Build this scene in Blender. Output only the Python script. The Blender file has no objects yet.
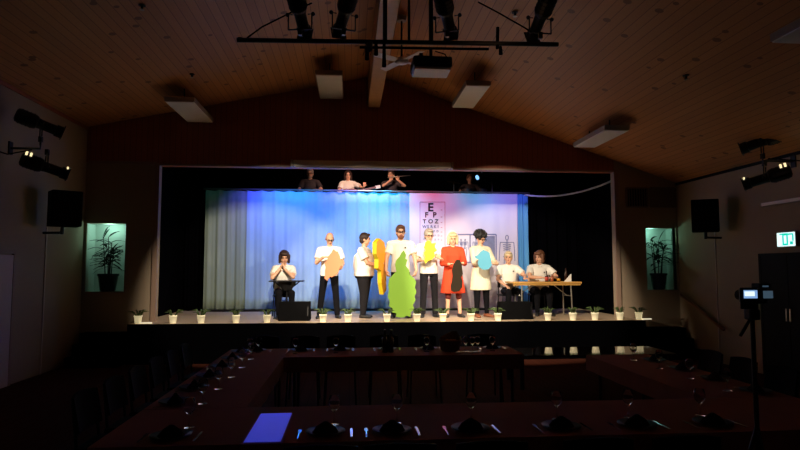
import bpy, bmesh, math, random
from mathutils import Vector, Matrix, Euler
random.seed(7)
PI = math.pi
R = math.radians
V = Vector
scene = bpy.context.scene
COL = scene.collection

# ------------------------------------------------------------------ camera
H = 1.8
YAW, PITCH, FPX = R(4.93), R(4.24), 580.0
camd = bpy.data.cameras.new('camera')
camd.sensor_width = 36.0
camd.lens = FPX / 800 * 36
camd.clip_start = 0.05
cam = bpy.data.objects.new('camera', camd)
COL.objects.link(cam)
cam.location = (0, 0, H)
cam.rotation_euler = (PI / 2 + PITCH, 0, -YAW)
scene.camera = cam

# ------------------------------------------------------------------ world, exposure
w = bpy.data.worlds.new('world')
scene.world = w
w.use_nodes = True
w.node_tree.nodes['Background'].inputs[0].default_value = (0.5, 0.45, 0.6, 1)
w.node_tree.nodes['Background'].inputs[1].default_value = 0.001
scene.view_settings.view_transform = 'Standard'
scene.view_settings.look = 'None'
scene.view_settings.exposure = 0.0
scene.view_settings.gamma = 1.0
scene.view_settings.use_curve_mapping = False


def lamp(name, kind, loc, energy, color, target=None, size=0.1, angle=40, blend=0.3, size_y=None):
    ld = bpy.data.lights.new(name, kind)
    ld.energy = energy
    ld.color = color
    if kind == 'AREA':
        ld.size = size
        if size_y:
            ld.shape = 'RECTANGLE'
            ld.size_y = size_y
    else:
        ld.shadow_soft_size = size
    if kind == 'SPOT':
        ld.spot_size = R(angle)
        ld.spot_blend = blend
    o = bpy.data.objects.new(name, ld)
    COL.objects.link(o)
    o.location = loc
    if target is not None:
        o.rotation_euler = (V(target) - V(loc)).to_track_quat('-Z', 'Y').to_euler()
    return o


WARM = (1.0, 0.83, 0.62)
# profile spots on the bar: (pivot, aim point)
BAR = [((-0.61, 6.8, 4.82), 0), ((-0.09, 6.8, 4.84), 0), ((1.163, 6.8, 4.86), 0), ((2.327, 6.8, 4.88), 0)]
BARAIM = [(0.4, 12.6, 1.38), (-1.8, 12.6, 1.38), (3.5, 12.6, 1.38), (1.7, 12.6, 1.38)]
BARW = [1000, 1300, 1900, 880]
for i, ((p, _), a) in enumerate(zip(BAR, BARAIM)):
    d = (V(a) - V(p)).normalized()
    lamp('stage_spot_light', 'SPOT', V(p) + d * 0.32, BARW[i], WARM, V(a), size=0.03, angle=42.5, blend=0.3)
# side spots
lamp('stage_spot_light', 'SPOT', (-4.45, 9.62, 3.25), 900, WARM, (2.0, 12.4, 0.95), size=0.04, angle=30, blend=0.4)
lamp('stage_spot_light', 'SPOT', (6.15, 8.78, 3.13), 900, WARM, (0.7, 12.4, 0.95), size=0.04, angle=30, blend=0.4)
# colour washes hung above the curtain, aimed down it
for x, c, e in [(-3.3, (0.05, 0.35, 0.35), 12), (-2.0, (0.10, 0.10, 1.0), 240), (-1.35, (0.02, 0.36, 1.0), 220), (-0.35, (0.12, 0.12, 1.0), 260), (0.45, (0.01, 0.42, 1.0), 230), (1.05, (0.01, 0.42, 0.9), 200),
                (2.0, (1.0, 0.04, 0.2), 75), (2.9, (0.15, 0.55, 1.0), 75), (4.0, (0.3, 0.25, 1.0), 90)]:
    lamp('colour_wash_light', 'SPOT', (x, 13.05, 4.5), e, c, (x, 14.3, 3.0), size=0.08, angle=80, blend=1.0)
# faint glow over the players on the upper platform
lamp('band_light', 'SPOT', (0.3, 13.6, 5.0), 200, (1.0, 0.6, 0.45), (0.6, 15.3, 4.0), size=0.1, angle=110, blend=0.8)
# niche lamps
lamp('niche_light', 'POINT', (-4.80, 12.06, 2.60), 3.0, (0.50, 1.0, 0.82), size=0.03)
lamp('niche_light', 'POINT', (6.50, 12.06, 2.60), 2.2, (0.42, 1.0, 0.80), size=0.03)
# leak light of the spot housings onto the ceiling
lamp('housing_leak_light', 'POINT', (1.9, 6.6, 4.5), 0.75, (1.0, 0.55, 0.28), size=0.25)
lamp('housing_leak_light', 'POINT', (6.2, 7.8, 3.25), 0.25, (1.0, 0.6, 0.35), size=0.2)
# dim fill light added behind the camera for the hall's ambience
lamp('rear_fill_light', 'AREA', (0.9, -3.0, 3.2), 0.7, (1.0, 0.62, 0.72), (1.0, 9, 2.2), size=5, size_y=1.5)
# added blue pin spot, invented to light the runner
PIN = (0.2, 6.66, 4.36)
lamp('added_pin_light', 'SPOT', PIN, 420, (0.11, 0.13, 1.0), (-0.52, 3.95, 0.75), size=0.0004, angle=12, blend=0.1)

# ------------------------------------------------------------------ geometry helpers
fw = V((math.sin(YAW) * math.cos(PITCH), math.cos(YAW) * math.cos(PITCH), math.sin(PITCH)))
rt = V((math.cos(YAW), -math.sin(YAW), 0))
up = rt.cross(fw)


def ray(px, py):
    return fw * FPX + rt * (px - 400) + up * (225 - py)


def atY(px, py, y):
    d = ray(px, py)
    return V((0, 0, H)) + d * (y / d.y)


def atX(px, py, x):
    d = ray(px, py)
    return V((0, 0, H)) + d * (x / d.x)


def atZ(px, py, z):
    d = ray(px, py)
    return V((0, 0, H)) + d * ((z - H) / d.z)


class MB:
    def __init__(s):
        s.v = []
        s.f = []

    def add(s, vs, fs):
        n = len(s.v)
        s.v += [V(a) for a in vs]
        s.f += [tuple(i + n for i in q) for q in fs]
        return s

    def box(s, c, size, rot=None):
        c = V(c)
        hx, hy, hz = size[0] / 2, size[1] / 2, size[2] / 2
        vs = [V((x, y, z)) for x in (-hx, hx) for y in (-hy, hy) for z in (-hz, hz)]
        if rot is not None:
            m = rot if isinstance(rot, Matrix) else Euler(rot).to_matrix()
            vs = [m @ q for q in vs]
        return s.add([c + q for q in vs], [(0, 1, 3, 2), (4, 6, 7, 5), (0, 4, 5, 1), (2, 3, 7, 6), (0, 2, 6, 4), (1, 5, 7, 3)])

    def tube(s, pts, rad, seg=10, flat=False):
        pts = [V(p) for p in pts]
        if not isinstance(rad, (list, tuple)):
            rad = [rad] * len(pts)
        rings = []
        prev = None
        for i, p in enumerate(pts):
            d = (pts[min(i + 1, len(pts) - 1)] - pts[max(i - 1, 0)]).normalized()
            if prev is None:
                a = d.cross(V((0, 0, 1)))
                if a.length < 1e-3:
                    a = V((1, 0, 0))
            else:
                a = prev - d * prev.dot(d)
            a.normalize()
            b = d.cross(a)
            prev = a
            r = rad[i]
            rings.append([p + a * r * math.cos(2 * PI * k / seg) + b * r * math.sin(2 * PI * k / seg) for k in range(seg)])
        return s.rings(rings)

    def rings(s, rings):
        seg = len(rings[0])
        vs = [q for rg in rings for q in rg]
        fs = []
        for i in range(len(rings) - 1):
            for k in range(seg):
                a, b = i * seg + k, i * seg + (k + 1) % seg
                fs.append((a, b, b + seg, a + seg))
        fs.append(tuple(range(seg))[::-1])
        fs.append(tuple(range((len(rings) - 1) * seg, len(rings) * seg)))
        return s.add(vs, fs)

    def capsule(s, a, b, ra, rb, seg=12):
        a, b = V(a), V(b)
        s.tube([a, b], [ra, rb], seg)
        s.ell(a, (ra,) * 3, seg, 8)
        s.ell(b, (rb,) * 3, seg, 8)
        return s

    def ell(s, c, r, seg=12, n=8, m=None):
        c = V(c)
        vs = []
        for i in range(1, n):
            t = PI * i / n
            for k in range(seg):
                p = 2 * PI * k / seg
                q = V((r[0] * math.sin(t) * math.cos(p), r[1] * math.sin(t) * math.sin(p), r[2] * math.cos(t)))
                vs.append(q)
        vs += [V((0, 0, r[2])), V((0, 0, -r[2]))]
        if m is not None:
            vs = [m @ q for q in vs]
        vs = [c + q for q in vs]
        fs = []
        for i in range(n - 2):
            for k in range(seg):
                a, b = i * seg + k, i * seg + (k + 1) % seg
                fs.append((a, a + seg, b + seg, b))
        T, B = (n - 1) * seg, (n - 1) * seg + 1
        for k in range(seg):
            fs.append((T, k, (k + 1) % seg))
            fs.append((B, (n - 2) * seg + (k + 1) % seg, (n - 2) * seg + k))
        return s.add(vs, fs)

    def lathe(s, prof, c=(0, 0, 0), seg=16, axis=None):
        """prof list of (r, z)"""
        c = V(c)
        m = Matrix.Identity(3) if axis is None else V(axis).to_track_quat('Z', 'Y').to_matrix()
        rings = [[c + m @ V((max(r, 1e-4) * math.cos(2 * PI * k / seg), max(r, 1e-4) * math.sin(2 * PI * k / seg), z)) for k in range(seg)] for r, z in prof]
        return s.rings(rings)

    def prism(s, outline, t, m=None):
        """outline in local XZ, thickness along Y"""
        n = len(outline)
        vs = [V((x, -t / 2, z)) for x, z in outline] + [V((x, t / 2, z)) for x, z in outline]
        if m is not None:
            vs = [m @ q for q in vs]
        fs = [tuple(range(n)), tuple(range(2 * n - 1, n - 1, -1))]
        for i in range(n):
            j = (i + 1) % n
            fs.append((i, i + n, j + n, j))
        return s.add(vs, fs)

    def xf(s, m):
        s.v = [m @ q for q in s.v]
        return s

    def mesh(s, name):
        me = bpy.data.meshes.new(name)
        me.from_pydata([tuple(q) for q in s.v], [], s.f)
        bm = bmesh.new()
        bm.from_mesh(me)
        bmesh.ops.recalc_face_normals(bm, faces=bm.faces)
        bm.to_mesh(me)
        bm.free()
        return me

    def build(s, name, mat, parent=None, smooth=False, bevel=0, remesh=0, smoothing=0, loc=None):
        me = s.mesh(name)
        me.materials.append(mat)
        o = bpy.data.objects.new(name, me)
        COL.objects.link(o)
        if remesh:
            md = o.modifiers.new('r', 'REMESH')
            md.mode = 'VOXEL'
            md.voxel_size = remesh
            if smoothing:
                m2 = o.modifiers.new('s', 'SMOOTH')
                m2.iterations = smoothing
                m2.factor = 0.5
            dg = bpy.context.evaluated_depsgraph_get()
            nm = bpy.data.meshes.new_from_object(o.evaluated_get(dg))
            nm.name = name
            o.modifiers.clear()
            o.data = nm
            if not nm.materials:
                nm.materials.append(mat)
            smooth = True
        if smooth:
            for p in o.data.polygons:
                p.use_smooth = True
        if bevel:
            b = o.modifiers.new('bevel', 'BEVEL')
            b.width = bevel
            b.segments = 2
            b.limit_method = 'ANGLE'
        if parent is not None:
            o.parent = parent
        if loc is not None:
            o.location = loc
        return o


def tag(o, label=None, cat=None, group=None, kind=None):
    if label:
        o['label'] = label
    if cat:
        o['category'] = cat
    if group:
        o['group'] = group
    if kind:
        o['kind'] = kind
    return o


def empty(name, label, cat, loc=(0, 0, 0), rz=0, group=None):
    o = bpy.data.objects.new(name, None)
    COL.objects.link(o)
    o.location = loc
    o.rotation_euler = (0, 0, rz)
    o.empty_display_size = 0.1
    return tag(o, label, cat, group)


def dup(root, loc, label=None, rz=None, group=None):
    def cp(o, par):
        c = o.copy()
        COL.objects.link(c)
        c.parent = par
        for ch in o.children:
            cp(ch, c)
        return c
    c = cp(root, None)
    c.location = loc
    if rz is not None:
        c.rotation_euler = (0, 0, rz)
    if label:
        c['label'] = label
    if group:
        c['group'] = group
    return c


ORD = ['first', 'second', 'third', 'fourth', 'fifth', 'sixth', 'seventh', 'eighth', 'ninth', 'tenth', 'eleventh', 'twelfth']

# ------------------------------------------------------------------ materials


def mat(name, col, rough=0.6, metal=0.0, emit=None, estr=0, noise=0.0, nscale=8.0, spec=0.5):
    m = bpy.data.materials.new(name)
    m.use_nodes = True
    nt = m.node_tree
    b = nt.nodes['Principled BSDF']
    b.inputs['Base Color'].default_value = (*col, 1)
    b.inputs['Roughness'].default_value = rough
    b.inputs['Metallic'].default_value = metal
    b.inputs['Specular IOR Level'].default_value = spec
    if emit:
        b.inputs['Emission Color'].default_value = (*emit, 1)
        b.inputs['Emission Strength'].default_value = estr
    if noise:
        tc = nt.nodes.new('ShaderNodeTexCoord')
        n = nt.nodes.new('ShaderNodeTexNoise')
        n.inputs['Scale'].default_value = nscale
        n.inputs['Detail'].default_value = 4
        mr = nt.nodes.new('ShaderNodeMapRange')
        mr.inputs['To Min'].default_value = 1 - noise
        mr.inputs['To Max'].default_value = 1 + noise
        mx = nt.nodes.new('ShaderNodeMix')
        mx.data_type = 'RGBA'
        mx.blend_type = 'MULTIPLY'
        mx.inputs[0].default_value = 1
        mx.inputs[6].default_value = (*col, 1)
        nt.links.new(tc.outputs['Object'], n.inputs['Vector'])
        nt.links.new(n.outputs['Fac'], mr.inputs['Value'])
        nt.links.new(mr.outputs['Result'], mx.inputs[7])
        nt.links.new(mx.outputs[2], b.inputs['Base Color'])
    return m


def wood_planks(name, c1, c2, width, axis, knots=True, rough=0.55):
    """boards of a given width laid side by side along `axis`; knots and joints"""
    m = bpy.data.materials.new(name)
    m.use_nodes = True
    nt = m.node_tree
    N, L = nt.nodes, nt.links
    b = N['Principled BSDF']
    b.inputs['Roughness'].default_value = rough
    tc = N.new('ShaderNodeTexCoord')
    sp = N.new('ShaderNodeSeparateXYZ')
    L.new(tc.outputs['Object'], sp.inputs[0])

    def math_(op, a, bb=None):
        n = N.new('ShaderNodeMath')
        n.operation = op
        for i, q in enumerate((a, bb)):
            if q is None:
                continue
            if isinstance(q, (int, float)):
                n.inputs[i].default_value = q
            else:
                L.new(q, n.inputs[i])
        return n.outputs[0]
    u = math_('DIVIDE', sp.outputs[axis], width)
    fl = math_('FLOOR', u)
    fr = math_('FRACT', u)
    gap = math_('LESS_THAN', fr, 0.07)
    wn = N.new('ShaderNodeTexWhiteNoise')
    wn.noise_dimensions = '1D'
    L.new(fl, wn.inputs['W'])
    mp = N.new('ShaderNodeMapping')
    sc = [1.2, 1.2, 1.2]
    sc[axis] = 22
    mp.inputs['Scale'].default_value = sc
    L.new(tc.outputs['Object'], mp.inputs[0])
    nz = N.new('ShaderNodeTexNoise')
    nz.inputs['Scale'].default_value = 2.0
    nz.inputs['Detail'].default_value = 5
    L.new(mp.outputs[0], nz.inputs['Vector'])
    f = math_('ADD', math_('MULTIPLY', wn.outputs['Value'], 0.5), math_('MULTIPLY', nz.outputs['Fac'], 0.5))
    mx = N.new('ShaderNodeMix')
    mx.data_type = 'RGBA'
    mx.inputs[6].default_value = (*c1, 1)
    mx.inputs[7].default_value = (*c2, 1)
    L.new(f, mx.inputs[0])
    out = mx.outputs[2]
    dark = gap
    if knots:
        vo = N.new('ShaderNodeTexVoronoi')
        vo.inputs['Scale'].default_value = 3.2
        L.new(tc.outputs['Object'], vo.inputs['Vector'])
        sepc = N.new('ShaderNodeSeparateColor')
        L.new(vo.outputs['Color'], sepc.inputs[0])
        kn = math_('MULTIPLY', math_('LESS_THAN', vo.outputs['Distance'], 0.16), math_('GREATER_THAN', sepc.outputs[0], 0.25))
        dark = math_('MAXIMUM', gap, kn)
    mx2 = N.new('ShaderNodeMix')
    mx2.data_type = 'RGBA'
    mx2.inputs[7].default_value = (c1[0] * .25, c1[1] * .2, c1[2] * .2, 1)
    L.new(math_('MULTIPLY', dark, 0.75), mx2.inputs[0])
    L.new(out, mx2.inputs[6])
    L.new(mx2.outputs[2], b.inputs['Base Color'])
    return m


M = {}
M['ceil'] = wood_planks('pine_ceiling', (0.46, 0.19, 0.06), (0.60, 0.27, 0.09), 0.12, 0)
M['gable'] = wood_planks('gable_boards', (0.32, 0.09, 0.045), (0.38, 0.115, 0.06), 0.11, 0, knots=False)
M['cream'] = mat('cream_plaster', (0.35, 0.275, 0.20), 0.9, spec=0.1, noise=0.06, nscale=2)
M['floor'] = wood_planks('hall_floor', (0.05, 0.014, 0.009), (0.065, 0.02, 0.012), 0.14, 0, knots=False, rough=0.85)
M['floor'].node_tree.nodes['Principled BSDF'].inputs['Specular IOR Level'].default_value = 0.02
M['stage'] = wood_planks('stage_floor', (0.50, 0.38, 0.26), (0.60, 0.46, 0.32), 0.14, 1, knots=False, rough=0.45)
M['black'] = mat('black_cloth', (0.0012, 0.0012, 0.0018), 0.95, spec=0.01)
M['blackp'] = mat('black_paint', (0.004, 0.004, 0.005), 0.5, spec=0.25)
M['blackm'] = mat('black_metal', (0.02, 0.02, 0.022), 0.4, 0.6)
M['speaker'] = mat('speaker_black', (0.003, 0.003, 0.0035), 0.9, spec=0.05, noise=0.3, nscale=60)
M['grille'] = mat('speaker_grille', (0.003, 0.003, 0.004), 0.9, spec=0.15, noise=0.5, nscale=150)
M['trim'] = mat('trim_paint', (0.30, 0.20, 0.15), 0.6)
M['white'] = mat('white_paint', (0.8, 0.78, 0.72), 0.5)
M['lightpanel'] = mat('lamp_diffuser', (0.85, 0.83, 0.78), 0.5)
M['greyc'] = mat('lamp_casing', (0.35, 0.3, 0.27), 0.5)
M['beam'] = mat('glulam_wood', (0.62, 0.33, 0.16), 0.55, noise=0.15, nscale=6)
M['curtain'] = mat('pale_blue_curtain', (0.31, 0.47, 0.62), 0.85, noise=0.05, nscale=5)
M['curtain_dim'] = mat('dim_light_tinted_curtain', (0.27, 0.34, 0.25), 0.9, noise=0.05, nscale=5)  # dim yellowish light on the curtain's left end put into its colour
M['sheet'] = mat('backdrop_sheet', (0.74, 0.68, 0.74), 0.85)
M['bluecurt'] = mat('blue_curtain', (0.10, 0.36, 0.66), 0.8)
M['ink'] = mat('black_ink', (0.02, 0.02, 0.03), 0.8)
M['inkblue'] = mat('blue_grey_ink', (0.20, 0.22, 0.38), 0.8)
M['inkpink'] = mat('pink_ink', (0.55, 0.28, 0.33), 0.8)
M['xray'] = mat('xray_grey', (0.22, 0.24, 0.36), 0.8, noise=0.4, nscale=9)
M['paper'] = mat('lightbox_white', (0.78, 0.78, 0.86), 0.7)
M['skin'] = mat('skin', (0.72, 0.40, 0.26), 0.5)
M['lips'] = mat('lips', (0.45, 0.14, 0.12), 0.5)
M['eye'] = mat('dark_eye', (0.03, 0.02, 0.02), 0.3)
M['shirt'] = mat('white_shirt_cloth', (0.88, 0.85, 0.78), 0.85)
M['coat'] = mat('cream_coat_cloth', (0.74, 0.68, 0.52), 0.85)
M['trouser'] = mat('black_trouser_cloth', (0.004, 0.004, 0.006), 0.95, spec=0.15)
M['charcoal'] = mat('charcoal_cloth', (0.012, 0.011, 0.014), 0.95, spec=0.2)
M['red'] = mat('red_dress_cloth', (0.72, 0.055, 0.012), 0.85)
M['maroon'] = mat('dark_red_leggings', (0.12, 0.012, 0.01), 0.85)
M['brownleather'] = mat('brown_leather', (0.28, 0.09, 0.04), 0.5)
M['shoe'] = mat('black_shoe', (0.015, 0.015, 0.015), 0.5)
M['hairdark'] = mat('dark_brown_hair', (0.03, 0.012, 0.008), 0.6)
M['hairbrown'] = mat('brown_hair', (0.12, 0.045, 0.02), 0.6)
M['hairblack'] = mat('black_hair', (0.01, 0.009, 0.009), 0.7)
M['hairblond'] = mat('blond_hair', (0.62, 0.50, 0.30), 0.6, noise=0.3, nscale=40)
M['hairgrey'] = mat('grey_hair', (0.35, 0.30, 0.25), 0.7)
M['beard'] = mat('reddish_beard', (0.20, 0.07, 0.03), 0.8)
M['salmon'] = mat('salmon_board', (0.78, 0.27, 0.13), 0.7)
M['yellow'] = mat('yellow_board', (0.85, 0.66, 0.01), 0.6)
M['orange'] = mat('orange_board', (0.85, 0.36, 0.01), 0.6)
M['green'] = mat('green_board', (0.19, 0.38, 0.03), 0.6)
M['greyboard'] = mat('dark_grey_board', (0.026, 0.019, 0.012), 0.9, spec=0.08)
M['blue'] = mat('blue_board', (0.08, 0.33, 0.47), 0.6)
M['tabletop'] = mat('beech_tabletop', (0.62, 0.34, 0.09), 0.4, noise=0.08, nscale=5)
M['steel'] = mat('grey_steel', (0.42, 0.38, 0.32), 0.35, 0.8)
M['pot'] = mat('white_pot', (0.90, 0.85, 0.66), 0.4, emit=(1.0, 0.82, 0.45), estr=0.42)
M['strip'] = mat('white_light_strip', (0.9, 0.85, 0.7), 0.5, emit=(1.0, 0.88, 0.6), estr=0.8)
M['leaf'] = mat('dark_green_leaf', (0.05, 0.09, 0.02), 0.5)
M['nicheleaf'] = mat('houseplant_leaf', (0.006, 0.02, 0.01), 0.7, spec=0.2)
M['potdark'] = mat('dark_glazed_pot', (0.02, 0.03, 0.06), 0.2)
M['niche'] = mat('niche_plaster', (0.62, 0.66, 0.60), 0.8)
M['cloth'] = mat('brown_red_tablecloth', (0.34, 0.13, 0.075), 0.9, spec=0.05, noise=0.1, nscale=4)
M['lacquer'] = mat('dark_lacquered_top', (0.07, 0.022, 0.016), 0.26, spec=0.3)
M['gloss'] = mat('dark_gloss_lacquer', (0.03, 0.01, 0.008), 0.06)
M['napkin'] = mat('dark_napkin', (0.02, 0.008, 0.01), 0.9, spec=0.1)
M['plate'] = mat('dark_plate', (0.025, 0.012, 0.012), 0.5, spec=0.12)
M['chrome'] = mat('cutlery_steel', (0.8, 0.8, 0.82), 0.12, 1.0)
M['glass'] = mat('clear_glass', (0.9, 0.9, 0.92), 0.03)
gb = M['glass'].node_tree.nodes['Principled BSDF']
gb.inputs['Transmission Weight'].default_value = 1.0
gb.inputs['IOR'].default_value = 1.12
M['chair'] = mat('black_chair_vinyl', (0.0025, 0.002, 0.003), 0.85, spec=0.08)
M['runner'] = mat('pale_blue_runner', (0.55, 0.6, 0.9), 0.8)
M['bottle'] = mat('dark_bottle_glass', (0.03, 0.012, 0.008), 0.15)
M['redlabel'] = mat('red_label', (0.45, 0.05, 0.03), 0.5)
M['amber'] = mat('amber_glass', (0.30, 0.07, 0.02), 0.15)
M['wicker'] = mat('brown_wicker', (0.22, 0.12, 0.06), 0.8, noise=0.4, nscale=50)
M['exitgreen'] = mat('exit_sign_green', (0.0, 0.3, 0.2), 0.5, emit=(0.0, 0.62, 0.50), estr=1.0)
M['exitwhite'] = mat('exit_sign_white', (0.8, 0.9, 0.9), 0.5, emit=(0.75, 1.0, 0.98), estr=1.2)
M['lcd'] = mat('camera_screen', (0.1, 0.1, 0.1), 0.3, emit=(0.30, 0.55, 1.0), estr=0.7)
M['lcdw'] = mat('camera_screen_bright', (0.1, 0.1, 0.1), 0.3, emit=(0.8, 0.95, 1.0), estr=1.1)
M['lcddim'] = mat('camera_viewfinder_glow', (0.1, 0.1, 0.1), 0.3, emit=(0.04, 0.07, 0.10), estr=0.9)
M['leak'] = mat('lamp_vent_glow', (0.5, 0.4, 0.2), 0.5, emit=(1.0, 0.82, 0.45), estr=1.2)
M['door'] = mat('dark_door', (0.004, 0.003, 0.004), 0.7, spec=0.15)
M['panel'] = mat('painted_door', (0.56, 0.46, 0.40), 0.7)
M['vent'] = mat('vent_metal', (0.16, 0.11, 0.09), 0.6)
M['rail'] = mat('handrail_wood', (0.30, 0.13, 0.07), 0.5)
M['guitar'] = mat('guitar_wood', (0.25, 0.10, 0.05), 0.3)
M['bandcloth'] = mat('dark_band_shirt', (0.05, 0.04, 0.045), 0.8)
M['bluegel'] = mat('blue_white_lamp_lens', (0.2, 0.4, 0.8), 0.3, emit=(0.25, 0.55, 1.0), estr=1.4)
M['brass'] = mat('brass_cymbal', (0.5, 0.35, 0.12), 0.3, 1.0)
M['drum'] = mat('drum_shell', (0.10, 0.07, 0.07), 0.3)
M['fanwhite'] = mat('fan_white', (0.75, 0.70, 0.65), 0.5)
M['rope'] = mat('white_rope', (0.6, 0.58, 0.6), 0.7)

# ------------------------------------------------------------------ room shell
LX, RX = -5.228, 7.026
YB = 11.9            # proscenium wall
YR = -5.0            # rear wall behind the camera
SL, SR = 0.2088, -0.3375
PKX, PKZ = 0.563, 5.817


def ceilz(x):
    return PKZ + (SL if x < PKX else SR) * (x - PKX)


def struct(o):
    o['kind'] = 'structure'
    return o


MB().add([(LX - .2, YR, -.1), (RX + .2, YR, -.1), (RX + .2, 18, -.1), (LX - .2, 18, -.1), (LX - .2, YR, 0), (RX + .2, YR, 0), (RX + .2, 18, 0), (LX - .2, 18, 0)],
         [(0, 1, 2, 3), (4, 5, 6, 7), (0, 1, 5, 4), (1, 2, 6, 5), (2, 3, 7, 6), (3, 0, 4, 7)]).build('floor', M['floor'])
struct(bpy.data.objects['floor'])
for side, xa, xb in (('left', LX - .1, PKX), ('right', PKX, RX + .1)):
    vs = []
    for dz in (0, .12):
        for x, y in ((xa, YR), (xb, YR), (xb, YB), (xa, YB)):
            vs.append((x, y, (PKZ + (SL if side == 'left' else SR) * (x - PKX)) + dz))
    o = MB().add(vs, [(0, 1, 2, 3), (4, 5, 6, 7), (0, 1, 5, 4), (1, 2, 6, 5), (2, 3, 7, 6), (3, 0, 4, 7)]).build('ceiling', M['ceil'])
    struct(o)


def wall_prism_x(name, x, th, y0, y1, zt, m):
    return struct(MB().box((x + th / 2, (y0 + y1) / 2, zt / 2), (abs(th), y1 - y0, zt)).build(name, m))


wall_prism_x('wall_left', LX, -.15, YR, YB, ceilz(LX) + .02, M['cream'])
wall_prism_x('wall_right', RX, .15, YR, YB, ceilz(RX) + .02, M['cream'])
MBr = MB().prism([(LX, 0), (RX, 0), (RX, ceilz(RX)), (PKX, PKZ), (LX, ceilz(LX))], .15)
o = MBr.build('wall_rear', M['cream'])
o.location = (0, YR, 0)
struct(o)

# proscenium wall
OX0, OX1, OZ1, SZ = -3.815, 5.63, 3.85, 0.75
NI = [(-5.17, -4.43, 1.335, 2.68), (6.31, 6.985, 1.335, 2.655)]


def holed(name, x0, x1, z0, z1, hole, m):
    hx0, hx1, hz0, hz1 = hole
    b = MB()
    T = .15
    for a, c, d, e in ((x0, hx0, z0, z1), (hx1, x1, z0, z1), (hx0, hx1, z0, hz0), (hx0, hx1, hz1, z1)):
        if c - a > 1e-4 and e - d > 1e-4:
            b.box(((a + c) / 2, YB + T / 2, (d + e) / 2), (c - a, T, e - d))
    return struct(b.build(name, m))


holed('wall_back', LX, OX0, 0, 3.9, NI[0], M['cream'])
holed('wall_back', OX1, RX, 0, 3.64, NI[1], M['cream'])
struct(MB().prism([(OX1, 3.64), (RX, 3.636), (OX1, ceilz(OX1))], .15, Matrix.Translation((0, YB + .075, 0))).build('wall_back', M['cream']))
struct(MB().prism([(LX, 3.9), (OX0, 3.9), (OX0, OZ1), (OX1, OZ1), (OX1, ceilz(OX1)), (PKX, PKZ), (LX, ceilz(LX))], .16,
                  Matrix.Translation((0, YB + .07, 0))).build('wall_gable', M['gable']))
for nx0, nx1, nz0, nz1 in NI:
    b = MB()
    d = .38
    yc = YB + d / 2 + .03
    b.box(((nx0 + nx1) / 2, YB + d + .04, (nz0 + nz1) / 2), (nx1 - nx0 + .04, .02, nz1 - nz0 + .04))
    b.box((nx0 - .01, yc, (nz0 + nz1) / 2), (.02, d, nz1 - nz0 + .04))
    b.box((nx1 + .01, yc, (nz0 + nz1) / 2), (.02, d, nz1 - nz0 + .04))
    b.box(((nx0 + nx1) / 2, yc, nz0 - .01), (nx1 - nx0, d, .02))
    b.box(((nx0 + nx1) / 2, yc, nz1 + .01), (nx1 - nx0, d, .02))
    struct(b.build('wall_niche', M['niche']))
# trims of the opening
struct(MB().box((OX0 - .035, YB - .015, SZ / 2 + OZ1 / 2), (.09, .05, OZ1 - SZ)).build('trim_1', M['trim']))
struct(MB().box((OX1 + .035, YB - .015, SZ / 2 + OZ1 / 2), (.09, .05, OZ1 - SZ)).build('trim_2', M['trim']))
struct(MB().box(((OX0 + OX1) / 2, YB - .015, OZ1 + .02), (OX1 - OX0 + .16, .05, .04)).build('trim_3', M['trim']))
# cornice between gable and cream wall
struct(MB().box(((LX + OX0) / 2, YB - .01, 3.9), (OX0 - LX - .1, .03, .05)).build('trim_4', M['trim']))
struct(MB().box((RX - .012, (YR + YB) / 2, ceilz(RX) - .03), (.024, YB - YR, .05)).build('trim_5', M['door']))
struct(MB().box((LX + .012, (YR + YB) / 2, ceilz(LX) - .035), (.024, YB - YR, .06)).build('trim_6', M['gable']))
# ridge beam
tag(MB().box((.48, (YR + YB) / 2 + .02, 5.44), (.25, YB - YR - .12, .62)).build('ridge_beam', M['beam'], bevel=.008), 'long laminated wooden ridge beam running along the ceiling peak', 'beam')['kind'] = 'structure'

# stage
YL = 11.38
struct(MB().box(((OX0 + OX1) / 2, (YL + 17.6) / 2 + .0, SZ - .05), (OX1 - OX0 + .66, 17.6 - YL, .1)).build('floor', M['stage']))
struct(MB().box(((OX0 + OX1) / 2, YL - .012, SZ / 2 - .001), (OX1 - OX0 + .66, .024, SZ - .002)).build('wall_stage_front', M['black']))
for sx in (OX0 - .3, OX1 + .3):
    struct(MB().box((sx, YL + .26, SZ / 2 - .05), (.03, .46, SZ - .12)).build('wall_stage_side', M['black']))
# stage house
struct(MB().box((OX0 - .35, 14.8, 2.7), (.1, 5.5, 5.4)).build('wall_stage_left', M['black']))
struct(MB().box((OX1 + .35, 14.8, 2.7), (.1, 5.5, 5.4)).build('wall_stage_right', M['black']))
struct(MB().box(((OX0 + OX1) / 2, 17.6, 2.7), (OX1 - OX0 + .8, .1, 5.4)).build('wall_stage_back', M['black']))
struct(MB().box(((OX0 + OX1) / 2, 14.8, 5.45), (OX1 - OX0 + .8, 5.7, .1)).build('ceiling', M['black']))

# ------------------------------------------------------------------ curtains and backdrop
YC = 14.35
CT, CB = 3.70, 0.81


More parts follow.
